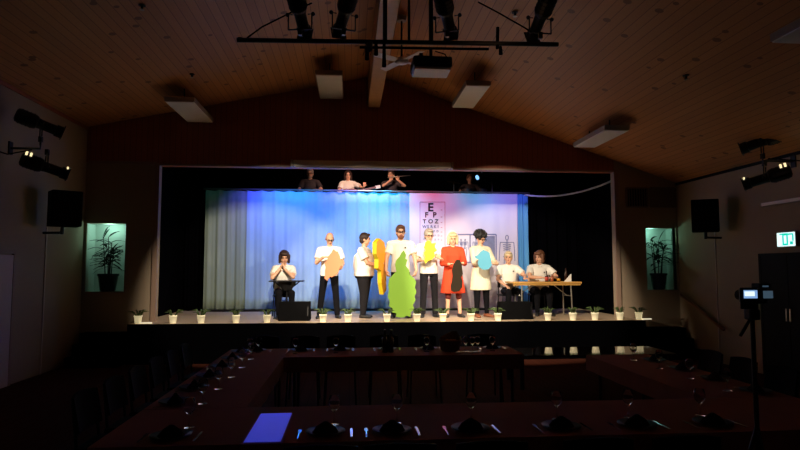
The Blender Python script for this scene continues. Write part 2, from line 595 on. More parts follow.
def drape(x0, x1, z0, z1, y, amp, wl, n, ph=0.0, scal=0.0):
    b = MB()
    vs = []
    nz = 10
    for i in range(n + 1):
        x = x0 + (x1 - x0) * i / n
        for j in range(nz + 1):
            t = j / nz
            zt = z1 - (scal * abs(math.sin(PI * (x - x0) / .34)) if scal else 0)
            z = z0 + (zt - z0) * t
            a = amp * (1.15 - .5 * t)
            yy = y + a * math.sin(2 * PI * x / wl + ph + .5 * math.sin(2.3 * x)) + a * .4 * math.sin(2 * PI * x / (wl * .43) + 1 + t)
            vs.append((x, yy, z))
    N = len(vs)
    vs += [(v[0], v[1] + .012, v[2]) for v in vs]
    fs = []
    q = nz + 1
    for i in range(n):
        for j in range(nz):
            a = i * q + j
            fs.append((a, a + q, a + q + 1, a + 1))
            fs.append((N + a, N + a + 1, N + a + q + 1, N + a + q))
    for i in range(n):
        for j in (0, nz):
            a = i * q + j
            fs.append((a, N + a, N + a + q, a + q))
    for j in range(nz):
        for i in (0, n):
            a = i * q + j
            fs.append((a, a + 1, N + a + 1, N + a))
    return b.add(vs, fs)


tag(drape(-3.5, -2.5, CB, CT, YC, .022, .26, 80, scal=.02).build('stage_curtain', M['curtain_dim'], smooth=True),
    'stage curtain at the left end of the backdrop, dim light painted in as grey-green', 'curtain', 'backdrop curtains')
tag(drape(-2.51, 1.50, CB, CT, YC, .020, .34, 260, scal=.03).build('stage_curtain', M['curtain'], smooth=True),
    'wide pale blue pleated curtain behind the performers', 'curtain', 'backdrop curtains')
tag(drape(4.18, 4.50, CB, CT - .03, YC - .02, .035, .15, 60).build('stage_curtain', M['bluecurt'], smooth=True),
    'narrow bright blue curtain between white backdrop and black wing', 'curtain', 'backdrop curtains')


def sheet_y(x):
    return YC - .03 + .012 * math.sin(2 * PI * x / .75) + .006 * math.sin(2 * PI * x / .31 + 1)


b = MB()
vs = []
n = 90
for i in range(n + 1):
    x = 1.47 + (4.22 - 1.47) * i / n
    for z in (CB, CT - .03):
        vs.append((x, sheet_y(x), z))
NN = len(vs)
vs += [(a[0], a[1] + .01, a[2]) for a in vs]
fs = []
for i in range(n):
    a = 2 * i
    fs += [(a, a + 2, a + 3, a + 1), (NN + a, NN + a + 1, NN + a + 3, NN + a + 2), (a, NN + a, NN + a + 2, a + 2), (a + 1, a + 3, NN + a + 3, NN + a + 1)]
fs += [(0, 1, NN + 1, NN), (2 * n, NN + 2 * n, NN + 2 * n + 1, 2 * n + 1)]
sheet = tag(b.add(vs, fs).build('painted_backdrop', M['sheet'], smooth=True), 'white painted backdrop sheet with eye chart, X-ray light box and skeleton drawings', 'backdrop')


def flat_on_sheet(name, polys, mt, lift=.004, parent=sheet):
    """polys: list of outlines in (x,z); short segments so they follow the sheet"""
    b = MB()
    for pl in polys:
        n = len(pl)
        vs = [(x, sheet_y(x) - lift - .002, z) for x, z in pl] + [(x, sheet_y(x) - lift + .004, z) for x, z in pl]
        fs = [tuple(range(n)), tuple(range(2 * n - 1, n - 1, -1))] + [(i, (i + 1) % n, (i + 1) % n + n, i + n) for i in range(n)]
        b.add(vs, fs)
    return b.build(name, mt, parent)


def stroke(p, q, wd):
    """a thin line as short quads"""
    p, q = V((p[0], p[1])), V((q[0], q[1]))
    d = q - p
    L = d.length
    k = max(1, int(L / .06))
    nn = V((-d.y, d.x)).normalized() * wd / 2
    out = []
    for i in range(k):
        a = p + d * (i / k)
        c = p + d * ((i + 1) / k)
        out.append([tuple(a - nn), tuple(c - nn), tuple(c + nn), tuple(a + nn)])
    return out


def bs(px, py):
    p = atY(px, py, YC - .03)
    return (p.x, p.z)


def poly_px(pts, wd, closed=False):
    out = []
    P = [bs(*p) for p in pts]
    if closed:
        P.append(P[0])
    for a, c in zip(P, P[1:]):
        out += stroke(a, c, wd)
    return out


def text(body, cx, cz, h, mt, name='chart_letter', font_scale=1.0, weight=0.0):
    cu = bpy.data.curves.new('t', 'FONT')
    cu.body = body
    cu.size = h / .70
    cu.align_x = 'CENTER'
    cu.offset = weight
    cu.extrude = .001
    to = bpy.data.objects.new('t', cu)
    COL.objects.link(to)
    dg = bpy.context.evaluated_depsgraph_get()
    me = bpy.data.meshes.new_from_object(to.evaluated_get(dg))
    bpy.data.objects.remove(to)
    for v in me.vertices:
        x, z, dd = v.co.x + cx, v.co.y + cz, v.co.z
        v.co = (x, sheet_y(x) - .006 - dd, z)
    me.materials.clear()
    me.materials.append(mt)
    o = bpy.data.objects.new(name, me)
    COL.objects.link(o)
    o.parent = sheet
    return o


# eye chart (outline 420-445, 201-290)
flat_on_sheet('chart_outline', poly_px([(420, 202), (445, 202), (445, 260)], .012) + poly_px([(420, 202), (420, 262)], .012), M['inkpink'])
for row, cy, h, gap, xs, wt in [('E', 207.2, .20, 0, [430.5], .008), ('FP', 214.8, .13, 0, [426.5, 434.5], .004), ('TOZ', 221.3, .10, 0, [424.5, 430.5, 436.5], .003),
                                ('WSRKI', 226.6, .07, 0, [424.5, 428, 431.5, 435, 438], .003),
                                ('PFD', 231.2, .05, 0, [430, 434, 437.5], .003), ('LEPD', 235.5, .042, 0, [427, 431, 435, 438.5], .002),
                                ('TFAZD', 239.5, .036, 0, [424, 428, 431.5, 435, 438.5], .002)]:
    for ch, x in zip(row, xs):
        c = bs(x, cy)
        text(ch, c[0], c[1] - h / 2, h, M['ink'] if h > .08 else M['inkblue'], weight=wt)
for i, cy in enumerate((210, 217, 222.5, 227.5, 232, 236, 240)):
    c = bs(441.5, cy)
    flat_on_sheet('chart_number', [[(c[0] - .02, c[1] - .008), (c[0] + .02, c[1] - .008), (c[0] + .02, c[1] + .008), (c[0] - .02, c[1] + .008)]], M['inkpink'])
# light box with X-rays
a, c = bs(455, 234.5), bs(496, 262.5)
flat_on_sheet('lightbox_frame', [p for e in (((455, 234.5), (496, 234.5)), ((496, 234.5), (496, 262.5)), ((496, 262.5), (455, 262.5)), ((455, 262.5), (455, 234.5)), ((470, 234.5), (470, 262.5)), ((482, 234.5), (482, 262.5))) for p in poly_px(e, .03)], M['inkblue'])
k = 8


def grid_rect(px0, py0, px1, py1):
    A, B = bs(px0, py0), bs(px1, py1)
    out = []
    for i in range(k):
        x0, x1 = A[0] + (B[0] - A[0]) * i / k, A[0] + (B[0] - A[0]) * (i + 1) / k
        out.append([(x0, B[1]), (x1, B[1]), (x1, A[1]), (x0, A[1])])
    return out


flat_on_sheet('xray_film', grid_rect(456, 236, 469.5, 261), M['paper'], .003)
flat_on_sheet('xray_film', grid_rect(470.5, 236, 481.5, 261), M['paper'], .003)
flat_on_sheet('xray_film', grid_rect(482.5, 236, 495, 261), M['xray'], .003)


def skeleton(cx, cy, s, wd, name):
    q = []

    def P(*pts):
        q.extend(poly_px([(cx + x * s, cy + y * s) for x, y in pts], wd))
    P((-1, -1.2), (-.9, -2.6), (0, -3.2), (.9, -2.6), (1, -1.2), (.5, 0), (-.5, 0), (-1, -1.2))
    P((0, 0), (0, 12))
    P((-4.5, 1.6), (4.5, 1.6))
    for yy in (2.6, 3.8, 5, 6.2):
        wdt = 3.0 - .1 * yy
        P((-wdt, yy + .6), (0, yy), (wdt, yy + .6))
    P((-4.5, 1.6), (-5, 8), (-5.2, 14))
    P((4.5, 1.6), (5, 8), (5.2, 14))
    P((-2.6, 11), (0, 12.5), (2.6, 11))
    P((-1.8, 12.5), (-2, 19), (-2, 26))
    P((1.8, 12.5), (2, 19), (2, 26))
    flat_on_sheet(name, q, M['inkblue'], .007)


skeleton(507, 240, 1.5, .018, 'skeleton_drawing')
skeleton(461, 241, .6, .014, 'skeleton_drawing')
skeleton(465, 241, .6, .014, 'skeleton_drawing')
skeleton(476, 241, .65, .014, 'skeleton_drawing')
# cabinet outline drawn low on the sheet
flat_on_sheet('cabinet_drawing', poly_px([(416, 262), (446, 262), (446, 297), (416, 297)], .014, True) + poly_px([(416, 280), (446, 280)], .012), M['inkpink'])

# curtain rail and black floor batten
tag(MB().tube([(-3.55, YC - .02, CT + .02), (4.55, YC - .02, CT - .0)], .022, 8).build('curtain_rail', M['steel'], smooth=True), 'thin metal rail along the top of the backdrop curtains', 'rail')
tag(MB().box((.6, YC + .02, SZ + .025), (8.3, .08, .05)).build('floor_batten', M['blackp']), 'long black batten on stage floor under the curtains', 'batten')
# black wings
for nm, x0, x1, lab in (('l', -4.1, -3.45, 'black masking curtain at the left side of the stage'), ('r', 4.48, 5.9, 'black masking curtain at the right side of the stage')):
    tag(drape(x0, x1, SZ + .003, 3.72 if nm == 'l' else 5.3, 14.75, .05, .3, 60).build('masking_curtain', M['black'], smooth=True), lab, 'curtain', 'masking curtains')
pts = []
A, B = atY(525, 195, 14.1), atY(614, 180, 12.02)
for i in range(13):
    t = i / 12
    p = A.lerp(B, t)
    p.z -= .22 * 4 * t * (1 - t) * .7
    pts.append(p)
tag(MB().tube(pts, .022, 6).build('hanging_cable', M['rope'], smooth=True), 'pale cable sagging from the curtain rail to the right stage edge', 'cable')

# ------------------------------------------------------------------ people


def ik(a, t, l1, l2, pole):
    a, t, pole = V(a), V(t), V(pole)
    d = t - a
    L = min(d.length, (l1 + l2) * .995)
    dn = d.normalized()
    t = a + dn * L
    x = (l1 * l1 - l2 * l2 + L * L) / (2 * L)
    h = math.sqrt(max(l1 * l1 - x * x, 0))
    pn = (pole - dn * pole.dot(dn)).normalized()
    return a + dn * x + pn * h, t


def ringsec(c, side, fwd, hw, hd, seg=18):
    out = []
    for k in range(seg):
        a = 2 * PI * k / seg
        ca, sa = math.cos(a), math.sin(a)
        ca = math.copysign(abs(ca) ** .85, ca)
        out.append(V(c) + side * hw * ca + fwd * hd * sa)
    return out


def hand(b, w_, d, pn, s=1.0, curl=.5, thumbside=1):
    """w_ wrist, d finger direction, pn palm normal (fingers curl towards it)"""
    d = V(d).normalized()
    pn = V(pn)
    pn = (pn - d * pn.dot(d)).normalized()
    ac = d.cross(pn) * thumbside
    w_ = V(w_)
    b.rings([ringsec(w_ + d * t * s, ac, pn, hw * s, hd * s, 10) for t, hw, hd in ((-.02, .026, .02), (.01, .03, .018), (.05, .042, .016), (.085, .042, .013))])
    for off, L in ((.033, .070), (.011, .080), (-.011, .075), (-.033, .058)):
        p = w_ + (d * .08 + ac * off) * s
        pts = [p]
        a = .15
        for seg_l in (.45, .3, .25):
            a += curl
            p = p + (d * math.cos(a) + pn * math.sin(a)) * L * seg_l * s
            pts.append(p)
        b.tube(pts, [.0095 * s, .009 * s, .0085 * s, .007 * s], 6)
    p = w_ + (d * .02 + ac * .032) * s
    q = p + (d * .03 + ac * .03 + pn * .01) * s
    r = q + (d * .032 + ac * .004 + pn * .015) * s
    b.tube([p, q, r], [.013 * s, .0105 * s, .008 * s], 6)


def person(label, loc, s=1.0, face=0.0, seated=False, girth=1.0, hands=None, elbows=None, hdir=None, hpalm=None, lean=0.0, head=(0, 0, 0),
           hair='short', hairm='hairbrown', top='shirt', topm='shirt', legm='trouser', shoem='shoe', glasses=False, beard=None,
           sleeve='short', feet=None, seat_h=.46, knees=None, bare=False, curl=.5, group=None, female=False, feet_turn=.25, headband=False):
    root = empty('person', label, 'person', loc, face, group)
    Rinv = Matrix.Rotation(-face, 3, 'Z')
    g = girth
    sx = .175 if female else .20
    sx *= (1 + (g - 1) * .4)
    # spine
    if seated:
        P = V((0, .02, seat_h + .10)) if True else None
        base = P / s
        P = V((0, .02, (seat_h + .10) / s))
    else:
        P = V((0, 0, .93))
    tl = R(lean)
    sp = V((0, -math.sin(tl), math.cos(tl)))
    fwd = V((0, -math.cos(tl), -math.sin(tl)))
    X = V((1, 0, 0))
    W = P + sp * .16
    C = P + sp * .36
    N = P + sp * .53
    HC = N + sp * .085 + V((0, -.015, .095))
    sh = [C + sp * .11 + X * sx * k for k in (-1, 1)]
    hip = [P + X * .095 * k + V((0, 0, -.02)) for k in (-1, 1)]
    if seated:
        kn = knees or [(-.13, -.44, seat_h / s + .06), (.13, -.44, seat_h / s + .06)]
        kn = [V(q) for q in kn]
        an = feet or [(-.13, -.42, .09), (.13, -.42, .09)]
        an = [V(q) for q in an]
    else:
        an = feet or [(-.13, 0, .085), (.13, 0.0, .085)]
        an = [V(q) for q in an]
        kn = [(hip[i] + an[i]) / 2 + V((0, -.02, .02)) for i in (0, 1)]
    # arms
    UL, FL = .285, .255
    hands = hands or [(-.27, -.05, .80), (.27, -.05, .80)]
    ht = [Rinv @ V(q) / 1.0 for q in hands]
    ht = [q / s for q in ht]
    elbows = elbows or [(-1, .6, -.6), (1, .6, -.6)]
    ep = [Rinv @ V(q) for q in elbows]
    hdir = hdir or [(0, 0, -1), (0, 0, -1)]
    hd = [Rinv @ V(q) for q in hdir]
    hpalm = hpalm or [(1, 0, 0), (-1, 0, 0)]
    hp = [Rinv @ V(q) for q in hpalm]
    el, wr = [], []
    for i in (0, 1):
        e, t = ik(sh[i], ht[i], UL, FL, ep[i])
        el.append(e)
        wr.append(t)
    mh = Matrix.Scale(1.11, 3) @ Matrix.Rotation(R(head[0]), 3, 'Z') @ Matrix.Rotation(R(head[1]), 3, 'X') @ Matrix.Rotation(R(head[2]), 3, 'Y')

    def Hd(x, y, z):
        return HC + mh @ V((x, y, z))
    b = MB()
    # torso
    b.rings([ringsec(P - sp * .08, X, fwd, .14 * g, .10 * g), ringsec(P, X, fwd, .165 * g, .115 * g), ringsec(W, X, fwd, .14 * g, .105 * g ** 1.4),
             ringsec(C, X, fwd, .155 * g, .115 * g), ringsec(C + sp * .12, X, fwd, .14, .08), ringsec(N - sp * .005, X, fwd, .065, .06)])
    for i in (0, 1):
        b.capsule(sh[i], el[i], .052 * (.6 + .4 * g), .042)
        b.capsule(el[i], wr[i], .041, .028)
        b.tube([N - sp * .03, sh[i]], [.06, .055])
        hand(b, wr[i], hd[i], hp[i], 1.0, curl, thumbside=(1 if i == 0 else -1))
        b.capsule(hip[i], kn[i], .082 * g, .058)
        b.capsule(kn[i], an[i], .056, .036)
    b.tube([N - sp * .04, HC + V((0, .015, -.05))], [.062, .052], 14)
    # head
    b.ell(Hd(0, .012, .028), (.075, .094, .092), 18, 12, mh)
    b.ell(Hd(0, -.022, -.035), (.061, .066, .080), 16, 10, mh)
    b.ell(Hd(0, -.050, -.090), (.030, .030, .026), 12, 8, mh)
    b.tube([Hd(0, -.080, .012), Hd(0, -.108, -.028), Hd(0, -.082, -.04)], [.008, .015, .008], 8)
    b.ell(Hd(0, -.078, .024), (.048, .016, .010), 12, 6, mh)
    for k_ in (-1, 1):
        b.ell(Hd(.076 * k_, .008, -.012), (.010, .020, .030), 8, 6, mh)
    S = Matrix.Scale(s, 4)
    b.xf(S)
    b.build('body', M['skin'], root, remesh=.0085, smoothing=2)
    # face
    for k_ in (-1, 1):
        MB().ell(Hd(.028 * k_, -.083, .006), (.013, .008, .008), 10, 6, mh).xf(S).build('eye', M['eye'], root, smooth=True)
        MB().tube([Hd(.014 * k_, -.092, .024), Hd(.03 * k_, -.092, .029), Hd(.046 * k_, -.08, .024)], .005, 6).xf(S).build('eyebrow', M[hairm], root)
    MB().ell(Hd(0, -.086, -.062), (.022, .009, .008), 10, 6, mh).xf(S).build('lips', M['lips'], root, smooth=True)
    if glasses:
        gm = MB()
        for k_ in (-1, 1):
            gm.tube([Hd(.032 * k_ + .024 * math.cos(a), -.104, .004 + .019 * math.sin(a)) for a in [2 * PI * i / 12 for i in range(13)]], .004, 5)
            gm.tube([Hd(.056 * k_, -.102, .008), Hd(.082 * k_, -.03, .008), Hd(.082 * k_, .01, .004)], .0035, 5)
        gm.tube([Hd(-.008, -.106, .008), Hd(.008, -.106, .008)], .004, 5)
        gm.xf(S).build('glasses', M['blackp'], root)
    # hair
    hb = MB()
    if hair == 'short':
        hb.ell(Hd(0, .020, .040), (.087, .098, .096), 18, 12, mh)
        hb.ell(Hd(0, .045, -.02), (.078, .065, .07), 14, 8, mh)
        hb.ell(Hd(.01, -.055, .098), (.06, .035, .025), 12, 8, mh)
    elif hair == 'bald':
        hb.ell(Hd(0, .050, -.005), (.080, .062, .050), 16, 10, mh)
    elif hair == 'bob':
        hb.ell(Hd(0, .028, .036), (.100, .108, .108), 18, 12, mh)
        hb.ell(Hd(0, .060, -.05), (.088, .065, .085), 16, 10, mh)
        hb.ell(Hd(0, -.062, .078), (.078, .038, .036), 14, 8, mh)
        for k_ in (-1, 1):
            hb.capsule(Hd(.082 * k_, -.018, .04), Hd(.083 * k_, -.02, -.085), .032, .027)
    elif hair == 'long':
        hb.ell(Hd(0, .028, .036), (.095, .104, .104), 18, 12, mh)
        for k_ in (-1, 1):
            hb.capsule(Hd(.078 * k_, .0, .04), Hd(.085 * k_, -.01, -.20), .034, .03)
        hb.ell(Hd(0, .07, -.10), (.085, .05, .15), 16, 10, mh)
    elif hair == 'curly':
        rr = random.Random(3)
        hb.ell(Hd(0, .03, .045), (.105, .11, .10), 18, 12, mh)
        for i in range(60):
            t, p = math.acos(rr.uniform(-.35, 1)), rr.uniform(0, 2 * PI)
            q = V((.115 * math.sin(t) * math.cos(p), .03 + .12 * math.sin(t) * math.sin(p), .05 + .108 * math.cos(t)))
            if q.y < -.05 and q.z < .06:
                continue
            hb.ell(Hd(*q), (.03, .03, .03), 8, 6)
    hb.xf(S).build('hair', M[hairm], root, remesh=.009, smoothing=1)
    if headband:
        hbm = MB().tube([Hd(.098 * math.sin(a), .02, .145 * math.cos(a) * .9 + .02) for a in [-1.5 + 3 * i / 12 for i in range(13)]], .012, 6)
        hbm.xf(S).build('headband', M['white'], root, smooth=True)
    if beard:
        bb = MB().ell(Hd(0, -.048, -.088), (.050, .045, .038), 14, 8, mh)
        for k_ in (-1, 1):
            bb.capsule(Hd(.055 * k_, -.02, -.02), Hd(.045 * k_, -.045, -.075), .014, .02)
        bb.tube([Hd(-.028, -.083, -.055), Hd(0, -.092, -.046), Hd(.028, -.083, -.055)], .008, 6)
        bb.xf(S).build('beard', M[beard], root, remesh=.008)
    # top garment
    t = MB()
    e = .022
    if top == 'shirt':
        hem = P - sp * (.06 if not seated else .02)
        t.rings([ringsec(hem, X, fwd, .178 * g + .012, .125 * g + .012), ringsec(P + sp * .05, X, fwd, .165 * g + e, .115 * g + e), ringsec(W, X, fwd, .150 * g + e, .112 * g ** 1.4 + e),
                 ringsec(C, X, fwd, .160 * g + e, .118 * g + e), ringsec(C + sp * .12, X, fwd, .145 + e, .085 + e), ringsec(N - sp * .012, X, fwd, .085, .075)])
    else:
        if top == 'dress':
            lows = [(.50, .25, .17), (.62, .235, .16), (.80, .205, .15)]
        else:
            lows = [(.56, .225, .16), (.70, .215, .155), (.82, .20, .145)]
        t.rings([ringsec(V((0, 0, z)), X, fwd, a_ * g, b_ * g) for z, a_, b_ in lows] +
                [ringsec(P, X, fwd, .178 * g + .012, .125 * g + .012), ringsec(W, X, fwd, .145 * g + e, .105 * g + e),
                 ringsec(C, X, fwd, .155 * g + e, .118 * g + e), ringsec(C + sp * .12, X, fwd, .145 + e, .085 + e), ringsec(N - sp * .012, X, fwd, .085, .075)])
    for i in (0, 1):
        t.tube([N - sp * .03, sh[i]], [.075, .078], 12)
        t.ell(sh[i], (.076, .076, .076), 12, 8)
        if sleeve == 'short':
            m_ = sh[i].lerp(el[i], .68)
            t.tube([sh[i], m_], [.074, .078 * (.6 + .4 * g)], 14)
        else:
            t.capsule(sh[i], el[i], .074, .062)
            t.tube([el[i], el[i].lerp(wr[i], .92)], [.062, .048], 14)
    t.xf(S).build({'shirt': 'shirt', 'dress': 'dress', 'coat': 'coat'}[top], M[topm], root, remesh=.013, smoothing=2)
    if top != 'dress' or True:
        col = MB()
        for k_ in (-1, 1):
            col.tube([N + V((0, -.045, .005)) + V((0, -.045, -.035)), N + V((.055 * k_, -.055, .0)), N + V((.07 * k_, .01, .02))], [.010, .012, .012], 6)
        if top != 'dress':
            col.xf(S).build('collar', M[topm], root, smooth=True)
    if top == 'shirt' and not group:
        MB().box(C + X * .075 * g ** .3 + fwd * (.118 * g + .020) + V((0, 0, .05)), (.024, .03, .022)).xf(S).build('badge', M['charcoal'], root)
    # trousers
    l = MB()
    if bare:
        for i in (0, 1):
            l.capsule(hip[i], kn[i] + V((0, 0, -.10)), .088, .062)
    else:
        l.rings([ringsec(P - sp * .10, X, fwd, .15 * g, .115 * g), ringsec(P, X, fwd, .17 * g + .008, .12 * g + .008), ringsec(P + sp * .06, X, fwd, .15 * g + .008, .11 * g + .008)])
        for i in (0, 1):
            l.capsule(hip[i], kn[i], .094 * g, .070 * (.5 + .5 * g))
            l.tube([kn[i], an[i] + V((0, 0, -.02))], [.070 * (.5 + .5 * g), .058 if not female else .046], 14)
    l.xf(S).build('leggings' if bare else 'trousers', M[legm], root, remesh=.013, smoothing=2)
    for i in (0, 1):
        tz = (-1 if i == 0 else 1) * feet_turn
        m3 = Matrix.Rotation(tz, 3, 'Z')
        sb = MB()
        a0 = V((an[i].x, an[i].y, 0))
        rg = []
        for y_, hw, h_ in ((.075, .025, .05), (.06, .036, .075), (0, .038, .085), (-.06, .042, .065), (-.13, .046, .05), (-.18, .038, .04), (-.2, .018, .03)):
            rg.append([a0 + m3 @ V((hw * math.copysign(abs(math.cos(q)) ** .6, math.cos(q)), y_, .003 + h_ / 2 + h_ / 2 * math.copysign(abs(math.sin(q)) ** .6, math.sin(q)))) for q in [2 * PI * j / 12 for j in range(12)]])
        sb.rings(rg).xf(S).build('shoe', M[shoem], root, smooth=True)
    return root


def P0(px, y=12.35):
    p = atY(px, 317, y)
    return (p.x, y, SZ)


def rel(px, py, y, root):
    """hand target relative to the person's base"""
    p = atY(px, py, y)
    return tuple(p - V(root))


# woman seated at the small black table
r1 = (atY(283, 300, 12.75).x, 12.75, SZ)
person('person with dark bob seated at small black table, hands held to mouth', r1, 1.03, R(12), seated=True, female=True, hands=[(-.03, -.30, 1.04), (.05, -.30, 1.04)],
       elbows=[(-1, -.3, -1.2), (1, -.3, -1.2)], hdir=[(.25, .1, 1), (-.25, .1, 1)], hpalm=[(1, .2, 0), (-1, .2, 0)], lean=14, head=(0, 12, 0), hair='bob', hairm='hairdark', curl=.25)
# bald man with salmon board
r2 = P0(329, 12.4)
person('bald person with glasses looking down, white shirt, holding salmon pink board', r2, 1.015, R(4), hands=[(-.12, -.30, 1.27), (.24, -.24, 1.04)],
       elbows=[(-.7, .5, -1), (.5, .6, -1)], hdir=[(.9, -.25, .1), (-.6, -.5, -.3)], hpalm=[(0, .3, -1), (-.3, .5, .5)], head=(6, 24, 0), hair='bald', hairm='hairgrey', glasses=True,
       feet=[(-.2, 0, .085), (.17, -.02, .085)], beard=None)
# heavy man in profile
r3 = P0(364, 12.4)
person('heavyset person in profile with dark hair holding upright yellow board', r3, 1.01, R(72), girth=1.58, hands=[(.30, -.22, 1.10), (.34, -.02, 1.12)],
       elbows=[(-.6, -.4, -1), (-.5, .5, -1)], hdir=[(1, -.05, .1), (1, 0, .1)], hpalm=[(0, .6, .6), (0, -.6, .6)], head=(12, 5, 0), hair='short', hairm='hairdark', legm='charcoal',
       feet=[(-.09, 0, .085), (.10, .05, .085)])
# tall bearded man with green board
r4 = P0(400.5, 12.35)
person('tall bearded person with glasses standing behind large green board', r4, 1.105, R(2), hands=[(-.34, -.24, .86), (.34, -.24, .86)],
       elbows=[(-1, .4, 0), (1, .4, 0)], hdir=[(.25, -.2, -1), (-.25, -.2, -1)], hpalm=[(.9, .3, 0), (-.9, .3, 0)], head=(0, 4, 0), hair='short', hairm='hairbrown', glasses=True, beard='beard')
# older man with yellow splash
r5 = P0(429, 12.45)
person('person with grey hair and glasses holding yellow splash-shaped board at chest', r5, 1.065, R(3), hands=[(-.16, -.32, 1.22), (.2, -.30, 1.25)],
       elbows=[(-.5, .3, -1), (.5, .3, -1)], hdir=[(.8, -.2, .5), (-.8, -.2, .5)], hpalm=[(0, .9, .3), (0, .9, .3)], head=(6, 8, 0), hair='short', hairm='hairgrey', glasses=True, legm='charcoal')
# woman in red
r6 = P0(453, 12.4)
person('person in red dress with pale bobbed hair holding dark grey sole-shaped board', r6, 1.02, R(2), female=True, girth=1.08, hands=[(-.13, -.30, 1.13), (.16, -.30, 1.15)],
       elbows=[(-.5, .5, -1), (.5, .5, -1)], hdir=[(1, -.1, .1), (-1, -.1, .1)], hpalm=[(0, -.1, -1), (0, -.1, -1)], head=(-4, 6, 0), hair='bob', hairm='hairblond', top='dress', topm='red',
       legm='maroon', bare=True, sleeve='long', headband=True, feet=[(-.12, 0, .085), (.15, 0, .085)])
# person in lab coat
r7 = P0(481, 12.4)
person('person with black curly hair in long cream coat holding light blue board', r7, 1.03, R(18), female=True, girth=1.08, hands=[(-.02, -.36, 1.18), (.30, -.26, 1.14)],
       elbows=[(-.5, .5, -1), (.5, .6, -1)], hdir=[(1, -.2, .1), (-.7, -.4, .2)], hpalm=[(0, 1, .1), (0, 1, .1)], head=(20, 22, 0), hair='curly', hairm='hairblack', top='coat', topm='coat',
       sleeve='long', shoem='brownleather', glasses=True, feet=[(-.10, 0, .085), (.13, -.02, .085)])
# seated at the table
r8 = (atY(509, 300, 12.95).x, 12.95, SZ)
person('seated person with short blond hair and white shirt at left table end', r8, 1.02, R(0), seated=True, hands=[(-.16, -.30, .66), (.24, -.42, .82)],
       elbows=[(-1, .3, -.4), (1, .2, -.6)], hdir=[(.4, -.7, -.3), (.6, -.8, 0)], hpalm=[(0, 0, -1), (0, 0, -1)], head=(-18, 0, 0), hair='short', hairm='hairblond')
r9 = (atY(539, 300, 13.0).x, 13.0, SZ)
person('seated person with brown hair and white shirt leaning on wooden table', r9, 1.05, R(-6), seated=True, female=True, girth=1.22, hands=[(-.10, -.44, .84), (.16, -.44, .84)],
       elbows=[(-1, .2, -.5), (1, .2, -.5)], hdir=[(1, -.4, 0), (-1, -.4, 0)], hpalm=[(0, 0, -1), (0, 0, -1)], lean=10, head=(-40, 6, 0), hair='bob', hairm='hairbrown')

# ------------------------------------------------------------------ boards


def board(name, pts, y, t, mt, label, ox=0, oy=0, scale=1, cat='cutout board'):
    P = [atY(ox + x / scale, oy + yy / scale, y) for x, yy in pts]
    c = sum(P, V((0, 0, 0))) / len(P)
    o = MB().prism([(p.x - c.x, p.z - c.z) for p in P], t).build(name, mt, bevel=.004)
    o.location = (c.x, y, c.z)
    tag(o, label, cat, 'cutout boards held by the performers')
    return o


board('cutout_board', [(128, 108), (138, 118), (148, 120), (157, 140), (160, 155), (172, 160), (165, 180), (155, 195), (150, 215), (135, 228), (120, 235), (113, 232), (100, 252),
                       (88, 240), (90, 215), (92, 190), (88, 172), (100, 158), (105, 140), (118, 125)], 12.0, .02, M['salmon'], 'salmon pink irregular board held by the bald person', 305, 225, 4.5)
board('cutout_board', [(102, 130), (112, 150), (108, 165), (118, 170), (110, 195), (125, 215), (128, 235), (145, 250), (155, 265), (150, 290), (157, 310), (148, 325), (152, 345),
                       (140, 365), (147, 380), (133, 395), (130, 415), (115, 410), (100, 418), (85, 418), (68, 415), (70, 400), (50, 395), (55, 380), (38, 370), (42, 350), (33, 330),
                       (38, 300), (35, 280), (40, 250), (55, 235), (70, 220), (65, 190), (68, 175), (85, 155), (92, 140)], 12.02, .025, M['green'],
      'large green tree-shaped board standing before the tall bearded person', 380, 220, 4.286)
board('cutout_board', [(195, 95), (205, 88), (215, 90), (222, 100), (240, 98), (235, 115), (245, 130), (232, 140), (235, 155), (222, 170), (205, 175), (195, 188), (190, 175),
                       (195, 160), (188, 145), (195, 130), (188, 118)], 12.05, .02, M['yellow'], 'yellow splash-shaped board held at chest height', 380, 220, 4.286)
board('cutout_board', [(122, 155), (135, 158), (142, 175), (145, 200), (148, 220), (140, 235), (146, 255), (145, 280), (130, 298), (108, 302), (95, 295), (92, 275), (98, 255),
                       (102, 230), (98, 205), (105, 180), (112, 165)], 12.03, .02, M['greyboard'], 'dark grey sole-shaped board held before the red dress', 430, 225, 4.5)
board('cutout_board', [(240, 112), (255, 118), (268, 125), (272, 145), (275, 160), (278, 180), (268, 195), (262, 200), (240, 202), (228, 195), (218, 185), (215, 170), (218, 155),
                       (205, 150), (202, 140), (215, 135), (225, 122)], 11.95, .02, M['blue'], 'light blue irregular board held before the cream coat', 430, 225, 4.5)
# yellow board seen nearly edge on
yb = MB()
ol = [(-.25, .55), (-.05, .62), (.20, .52), (.26, .35), (.20, .10), (.24, -.15), (.20, -.50), (.02, -.56), (-.06, -.30), (-.05, -.05), (-.22, .02), (-.18, .2), (-.28, .32)]
yb.prism(ol, .09)
cpt = atY(380, 268, 12.1)
o = yb.build('cutout_board', M['yellow'])
o.data.materials.append(M['orange'])
for p in o.data.polygons:
    if abs(p.normal.y) < .5:
        p.material_index = 0
    else:
        p.material_index = 1
o.location = cpt
o.rotation_euler = (0, R(-7), R(66))
tag(o, 'thick yellow and orange board held upright nearly edge on', 'cutout board', 'cutout boards held by the performers')

# ------------------------------------------------------------------ stage furniture


